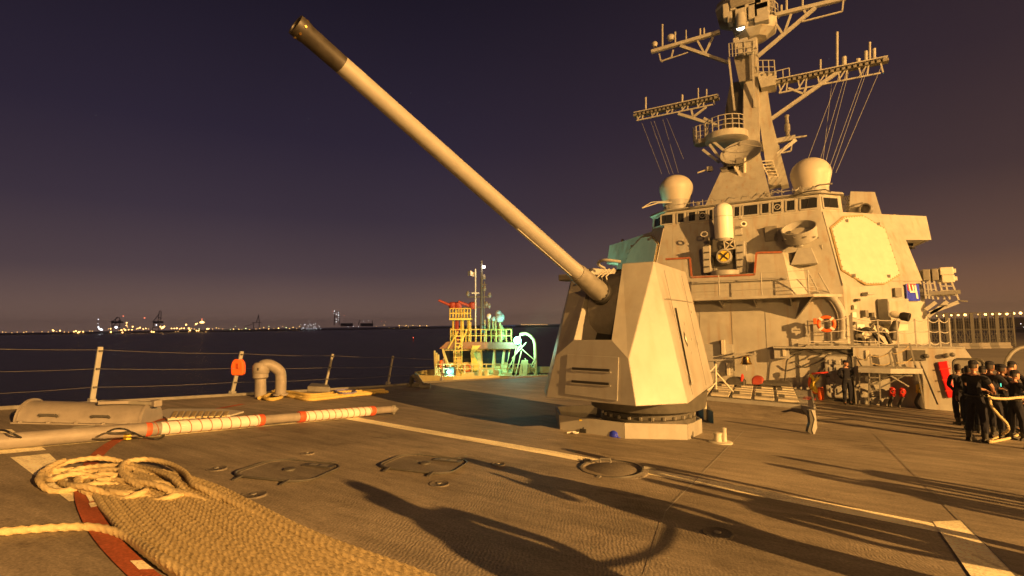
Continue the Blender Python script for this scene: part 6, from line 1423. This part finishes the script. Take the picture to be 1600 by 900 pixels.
# unseen amber light hung off the tug's near side, brightening her superstructure
lamp('tug_amber_light', T_(716, 520, -5), 420, (1, .72, .25), .15)
o = MB().lathe([(.25, -.2), (.6, 0), (.5, .5), (.1, 1.3)], HIT(646, 531, V((0, 0, .3)), V((0, 0, 1))), (0, 0, 1), 12).build('channel_buoy', M['red'], origin=HIT(646, 531, V((0, 0, .3)), V((0, 0, 1)))); tag(o, 'small red lit buoy floating left of the tugboat', 'buoy')
M['redlamp'] = mat('lit_red_lamp', (1, .1, .05), .5, var=0, emit=(1, .12, .05), es=6)
c = HIT(646, 531, V((0, 0, .3)), V((0, 0, 1))); MB().lathe([(.01, -.3), (.3, 0), (.01, .3)], c+V((0, 0, 1.5)), (0, 0, 1), 8).build('lit_lamp', M['redlamp'], o)
# ------------------------------------------------------------------ far shore lights and cranes
def emis(name, col, es):
    Mt = mat(name, (.8, .8, .8), .5, var=0, emit=col, es=es)
    try: Mt.cycles.emission_sampling = 'NONE'
    except Exception: pass
    return Mt
EM = dict(o=emis('amber_lamp', (1, .50, .13), 3.2), O=emis('bright_amber_lamp', (1, .52, .14), 8), w=emis('white_lamp', (.95, .95, 1), 4), W=emis('bright_white_lamp', (.9, .95, 1), 8), r=emis('red_lamp', (1, .18, .08), 4), y=emis('yellow_green_lamp', (.9, .95, .4), 4), b=emis('blue_lamp', (.3, .5, 1), 3))
base_lamp = {}
SD = 1640.0
def far_lamp(px, py, r, kind, dist=SD, name='shore_lamp', label=None, group=None):
    k = kind
    if k not in base_lamp:
        t_ = MB().lathe([(.01, -1)]+[(math.cos(a), math.sin(a)) for a in (-.9, -.3, .3, .9)]+[(.01, 1)], (0, 0, 0), (0, 0, 1), 10).build('shore_lamp', EM[k])
        base_lamp[k] = t_.data; bpy.data.objects.remove(t_)
    o = bpy.data.objects.new(name, base_lamp[k]); COL.objects.link(o); o.location = AZd(px, py, dist); o.scale = (r*dist/1640,)*3
    if label is None:
        col = dict(o='small amber', O='bright amber', w='small white', W='bright white', r='red', y='yellow green', b='tiny bluish')[k]
        where = next(w for lim, w in ((70, 'near the left edge of the far shore'), (110, 'where the left shore brightens'), (148, 'left of the thin radio mast'), (172, 'between the radio mast and the first crane'), (196, 'at the foot of the first crane'), (232, 'between the first and second cranes'), (262, 'around the second crane'), (292, 'just right of the second crane'), (335, 'around the brightest lit plant'), (390, 'left of the third crane'), (420, 'around the third crane'), (468, 'between the third crane and the white tower'), (512, 'in the white cluster left of the tower'), (540, 'on or beside the lit tower'), (618, 'around the dark plant right of the tower'), (700, 'on the horizon left of the tugboat'), (806, 'on the horizon behind the tugboat roof'), (2000, 'on the horizon between tugboat and turret')) if px < lim)
        label = col+' lamp '+where; group = 'lamps on the far shore: '+label
    tag(o, label, 'lamp', group); return o
S1 = [(180, 288, 1, 'o'), (200, 283, 1, 'o'), (20, 285, 1, 'o'), (45, 287, .8, 'o'), (90, 290, .8, 'o'), (130, 286, .8, 'o'), (250, 286, .8, 'o'), (318, 283, .9, 'o'), (365, 285, .8, 'o'), (405, 275, 1.5, 'O'), (398, 270, 1, 'O'), (455, 275, 1.4, 'O'), (430, 282, .9, 'o'), (487, 285, 1, 'o'), (520, 286, .8, 'o'), (560, 283, 1.3, 'O'), (575, 278, 1.5, 'O'), (600, 285, 1.6, 'O'), (590, 291, 1.2, 'O'), (630, 283, 1.4, 'O'), (610, 280, 1, 'o'), (680, 278, .9, 'o'), (700, 279, .9, 'o'), (745, 190, 1, 'w'), (742, 222, .8, 'w'), (745, 248, 1.4, 'W'), (765, 265, 2, 'W'), (752, 262, 1.4, 'w'), (775, 268, 1.3, 'w'), (840, 285, 1.7, 'O'), (838, 260, 1.2, 'O'), (822, 262, .9, 'o'), (880, 248, 2.4, 'W'), (905, 275, 1, 'o'), (920, 270, 1.6, 'O'), (928, 288, 1.4, 'O'), (935, 165, 1.1, 'r'), (950, 270, 1.4, 'O'), (940, 262, 1, 'O'), (960, 215, 1.4, 'O'), (958, 235, 1.3, 'O'), (966, 246, .9, 'o'), (1005, 245, 1.5, 'O'), (1000, 268, 1.2, 'O'), (975, 268, 1.2, 'O'), (1035, 262, 1, 'o'), (1060, 252, 1.6, 'O'), (1045, 258, 1, 'O'), (1085, 262, 1.2, 'O'), (1105, 258, 1.2, 'O'), (1125, 262, .9, 'o'), (1095, 178, 1.3, 'r'), (1150, 282, 1.6, 'O'), (1165, 285, 1.5, 'O'), (1155, 296, 1, 'O'), (1185, 232, 1.2, 'w'), (1215, 245, 1.6, 'O'), (1235, 250, 2.2, 'O'), (1245, 243, 1.5, 'O'), (1225, 258, 1.4, 'O'), (1300, 258, 1.2, 'O'), (1320, 258, 1.2, 'O'), (1340, 257, 1.6, 'O'), (1375, 257, 1.2, 'O'), (1410, 230, 1.7, 'O'), (1395, 257, 1.2, 'O'), (1430, 258, 1.6, 'O'), (1440, 272, 1.6, 'O'), (1452, 258, 1, 'o'), (1485, 225, 1.6, 'O'), (1495, 220, 1, 'O'), (1472, 262, 1, 'o'), (1490, 275, 1.4, 'O'), (1430, 282, 1, 'o'), (1530, 187, 1, 'r'), (1530, 210, 2.8, 'O'), (1520, 212, 1.8, 'O'), (1542, 212, 1.8, 'O'), (1505, 275, 1.3, 'O'), (1570, 262, 1.7, 'O'), (1582, 260, 1.3, 'O'), (1515, 292, 1.6, 'O'), (1530, 293, 2, 'O'), (1545, 292, 1.6, 'O'), (1560, 285, 1, 'o'), (1330, 283, .9, 'o'), (1350, 281, .9, 'o')]
for x, y, r, k in S1: far_lamp(x/4.85, 460+y/4.85, r*1.45, k)
S2 = [(690, 158), (702, 160), (725, 145), (740, 157), (760, 145), (778, 160), (830, 160), (845, 156), (855, 158), (870, 160), (900, 162), (912, 161), (920, 150), (933, 161), (945, 162), (960, 158), (975, 162), (1000, 160), (1015, 158), (1030, 155), (1050, 150), (1050, 160), (1070, 158), (1088, 157), (1105, 150), (1118, 155), (1130, 158), (1145, 154), (1160, 158), (1170, 150)]
for i, (x, y) in enumerate(S2): far_lamp(x/2.5, 450+y/2.5, (1.0, 1.5, 1.1, 1.9)[i % 4]*.85, 'yOoOo'[i % 5] if i != 12 else 'y')
rr_ = random.Random(5)
for k in range(26): far_lamp((1175+rr_.random()*80)/2.5, 450+(138+rr_.random()*24)/2.5, .4+.4*rr_.random(), rr_.choice('wWw'))
for k in range(14): far_lamp((1306+(k % 3)*8)/2.5, 450+(90+k*3.2)/2.5, .6+.3*rr_.random(), rr_.choice('wWW'))
for x, y, k in ((1300, 92, 'r'), (1345, 108, 'r'), (1490, 130, 'r'), (1380, 150, 'w'), (1420, 130, 'w'), (1440, 128, 'w'), (1455, 138, 'o'), (1505, 132, 'o'), (1500, 145, 'O'), (1560, 155, 'O'), (1582, 150, 'O'), (1595, 152, 'O'), (1540, 158, 'o'), (1520, 156, 'o'), (1470, 150, 'o'), (1400, 152, 'w'), (1360, 152, 'w')): far_lamp(x/2.5, 450+y/2.5, .6, k)
for i, x in enumerate(list(range(15, 200, 14))): far_lamp(620+x/3.91, 390+(463+4*rr_.random())/3.91, .5+.5*(i % 3 == 0), 'O' if i % 3 == 0 else 'o')
for x in range(640, 720, 13): far_lamp(620+x/3.91, 390+466/3.91, .5, 'b')
for x in range(762, 925, 11): far_lamp(620+x/3.91, 390+(457+3*rr_.random())/3.91, .75, 'O')
def far_struct(name, label, cat, px, lines, w=1.3, boxes=()):
    o = thing(name, label, cat, AZd(px, 516, SD-25)*1.0); mb = MB()
    for (a, b) in lines: mb.bar(AZd(*a, SD-25), AZd(*b, SD-25), w, w)
    mb.build('frame', M['shore'], o)
    for (x0, y0, x1, y1) in boxes: MB().prism([AZd(x0, y1, SD-20), AZd(x1, y1, SD-20), AZd(x1, y0, SD-20), AZd(x0, y0, SD-20)], aw*10).build('housing', M['shore'], o)
far_struct('dock_crane', 'squat gantry crane with lowered jib on the far shore at left', 'crane', 183, [((175, 519), (175, 501)), ((187, 519), (187, 500)), ((172, 503), (193, 504)), ((175, 510), (188, 510)), ((180, 503), (182, 496)), ((182, 496), (186, 496)), ((186, 496), (189, 503)), ((187, 500), (176, 510)), ((184, 496), (175, 503))], 1.5, [(174, 502, 189, 505)])
far_struct('dock_crane', 'gantry crane with raised jib on the far shore, second from left', 'crane', 245, [((238, 518), (240, 503)), ((248, 518), (249, 502)), ((237, 503), (253, 504)), ((247, 503), (249, 486)), ((251, 503), (252, 486)), ((249, 486), (252, 486)), ((247, 496), (252, 497)), ((239, 503), (249, 490)), ((238, 512), (250, 511))], 1.5, [(240, 502, 252, 505)])
far_struct('dock_crane', 'dim gantry crane with raised jib on the far shore, third from left', 'crane', 400, [((396, 514), (396, 504)), ((405, 514), (405, 503)), ((394, 504), (408, 504)), ((401, 503), (404, 492)), ((404, 492), (405, 503)), ((382, 510), (396, 506))], 1.3)
far_struct('lit_tower', 'floodlit white industrial tower on the far shore', 'tower', 526, [((522, 508), (523, 487)), ((530, 508), (530, 487)), ((522, 487), (530, 487)), ((522, 495), (530, 495)), ((522, 501), (530, 501))], 1.6)
far_struct('dark_plant', 'low dark industrial buildings right of the floodlit tower', 'building', 555, [((560, 508), (562, 500)), ((582, 508), (582, 501))], 1.5, [(532, 505, 550, 510), (563, 505, 582, 510)])
far_struct('radio_mast', 'thin radio mast on the far shore left of the first crane', 'mast', 153, [((153, 516), (153, 499))], .7)
by_label = {}
for o in COL.objects:
    if o.get('group', '').startswith('lamps on the far shore'): by_label.setdefault(o['label'], []).append(o)
for lb_, os_ in by_label.items():
    os_.sort(key=lambda o: (o.location-EYE).dot(RIGHT)/(o.location-EYE).dot(FWD))
    for k, o in enumerate(os_):
        if len(os_) > 1: o['label'] = (lb_+', '+ORD[min(k, 16)]+' from left') if len(os_) > 1 else lb_
        o['group'] = 'lamps on the far shore'
# ------------------------------------------------------------------ pier
fn_ = thing('screen_fence', 'tall mesh scaffold fence standing on the pier', 'fence', AZd(1510, 545, 90))
PD = 90.0
def pp_(px, z, d=0):
    q = AZd(px, 500, PD+d); q.z = PZ+z; return q
xs = [1440+k*13 for k in range(12)]
for k, x in enumerate(xs): MB().bar(pp_(x, 0), pp_(x, 6.0), .22 if k % 3 else .5).build('post', M['dark'], fn_)
for z in (.3, 3.0, 5.9): MB().bar(pp_(1440, z), pp_(1583, z), .18).build('beam', M['dark'], fn_)
br3 = MB()
for a, b in zip(xs, xs[1:]): br3.bar(pp_(a, .3), pp_(b, 3), .09); br3.bar(pp_(b, .3), pp_(a, 3), .09)
for k in range(36): br3.bar(pp_(1442+k*3.95, 0.3), pp_(1442+k*3.95, 5.9), .045)
for k in range(12): br3.bar(pp_(1440, .5+k*.45), pp_(1583, .5+k*.45), .04)
br3.build('mesh', M['dark'], fn_)
for i, x in enumerate((1456, 1470, 1488, 1504, 1520, 1535, 1552, 1566)):
    c = pp_(x, 0, -5); o = MB().loft([[c+tr3*(sx*1.0)+aw*(sy*w)+V((0, 0, z)) for sx, sy in ((-1, -1), (1, -1), (1, 1), (-1, 1))] for w, z in ((.35, 0), (.32, .2), (.12, .5), (.10, .95))]).build('concrete_barrier', M['concrete'] if i % 2 else M['mid'], origin=c); tag(o, ORD[i]+' road barrier from the left before the pier fence', 'barrier', 'barriers before the pier fence')
wl = thing('warehouse', 'long low dark warehouse behind the pier fence', 'building', AZd(1500, 505, 260))
def wq(px, z, d): q = AZd(px, 500, d); q.z = z; return q
for (x0, x1, z1, d) in ((1400, 1700, 9.0, 260), (1430, 1560, 8.2, 200)): MB().prism([wq(x0, PZ, d), wq(x1, PZ, d), wq(x1, z1, d), wq(x0, z1, d)], aw*20).build('wall', M['mid'] if d > 250 else M['tar'], wl)
for k in range(17):
    px = 1443+k*(1600-1443)/14.5; d = 420-k*9; q = AZd(px, 493.8-(px-1455)*.033, d)
    p_ = thing('pier_lamp_post', ORD[k]+' glowing lamp post from the left in the row beyond the pier fence', 'lamp post', V((q.x, q.y, PZ)), group='lamp posts in a row along the pier')
    MB().tube([V((q.x, q.y, PZ)), q], .12, 6).build('pole', M['dark'], p_)
    b = bpy.data.objects.new('lit_lamp', base_lamp['O']); COL.objects.link(b); b.parent = p_; b.location = (0, 0, q.z-PZ); b.scale = ((.7+.25*(k % 3 == 0)),)*3
far_lamp(1595, 506, .9, 'w', 120, 'pier_lamp', 'upper white lamp glowing at the right edge of the pier', 'white pier lamps')
far_lamp(1599, 511, .5, 'w', 120, 'pier_lamp', 'lower white lamp glowing at the right edge of the pier', 'white pier lamps')
ln2 = [(1592, 500), (1604, 520)]
# bent vent on the port deck edge, behind the sailors
c = D(1600, 640); gv = thing('port_gooseneck_pipe', 'dark curved pipe arching above the sailors at the right edge', 'pipe', c)
dv_ = (c-EYE).dot(FWD)
MB().tube(smooth_path([AZd(1571, 640, dv_), AZd(1571, 575, dv_), AZd(1577, 556, dv_), AZd(1590, 545, dv_), AZd(1606, 543, dv_), AZd(1622, 550, dv_), AZd(1632, 570, dv_), AZd(1634, 600, dv_)], 6), .085, 12).build('bent_pipe', M['mid'], gv, smooth=True)
# floodlight mast that throws the long shadows, plus added fill light masts, all unseen
for K_, lb_ in ((KEY, 'tall floodlight mast on the pier abreast of the turret'), (FILL, 'added unseen mast of the fill light ahead of the ship'), (V((75, 75, 26)), 'added unseen mast of the fill light abreast of the ship mast')):
    b = V((K_.x+1.2, K_.y, PZ)); fm = thing('flood_or_fill_mast', lb_, 'lamp post', b)
    MB().tube([b, V((b.x, b.y, K_.z+1.2))], [.35, .18], 10).build('pole', M['mid'], fm)
    MB().bar(V((b.x, b.y-1, K_.z+1.0)), V((b.x, b.y+1, K_.z+1.0)), .2).build('head_frame', M['mid'], fm)
# ------------------------------------------------------------------ night haze over the harbour
hz = MB().box((0, 700, 24), (5200, 2900, 50)).build('haze', bpy.data.materials.new('haze'), kind='stuff')
hm2 = hz.data.materials[0]; hm2.use_nodes = True; N, L = nt(hm2.node_tree); N.clear()
pv = N.new('ShaderNodeVolumePrincipled'); pv.inputs['Color'].default_value = (.9, .9, .92, 1); pv.inputs['Density'].default_value = .00022; pv.inputs['Anisotropy'].default_value = .55
ou = N.new('ShaderNodeOutputMaterial'); L.new(pv.outputs[0], ou.inputs['Volume'])
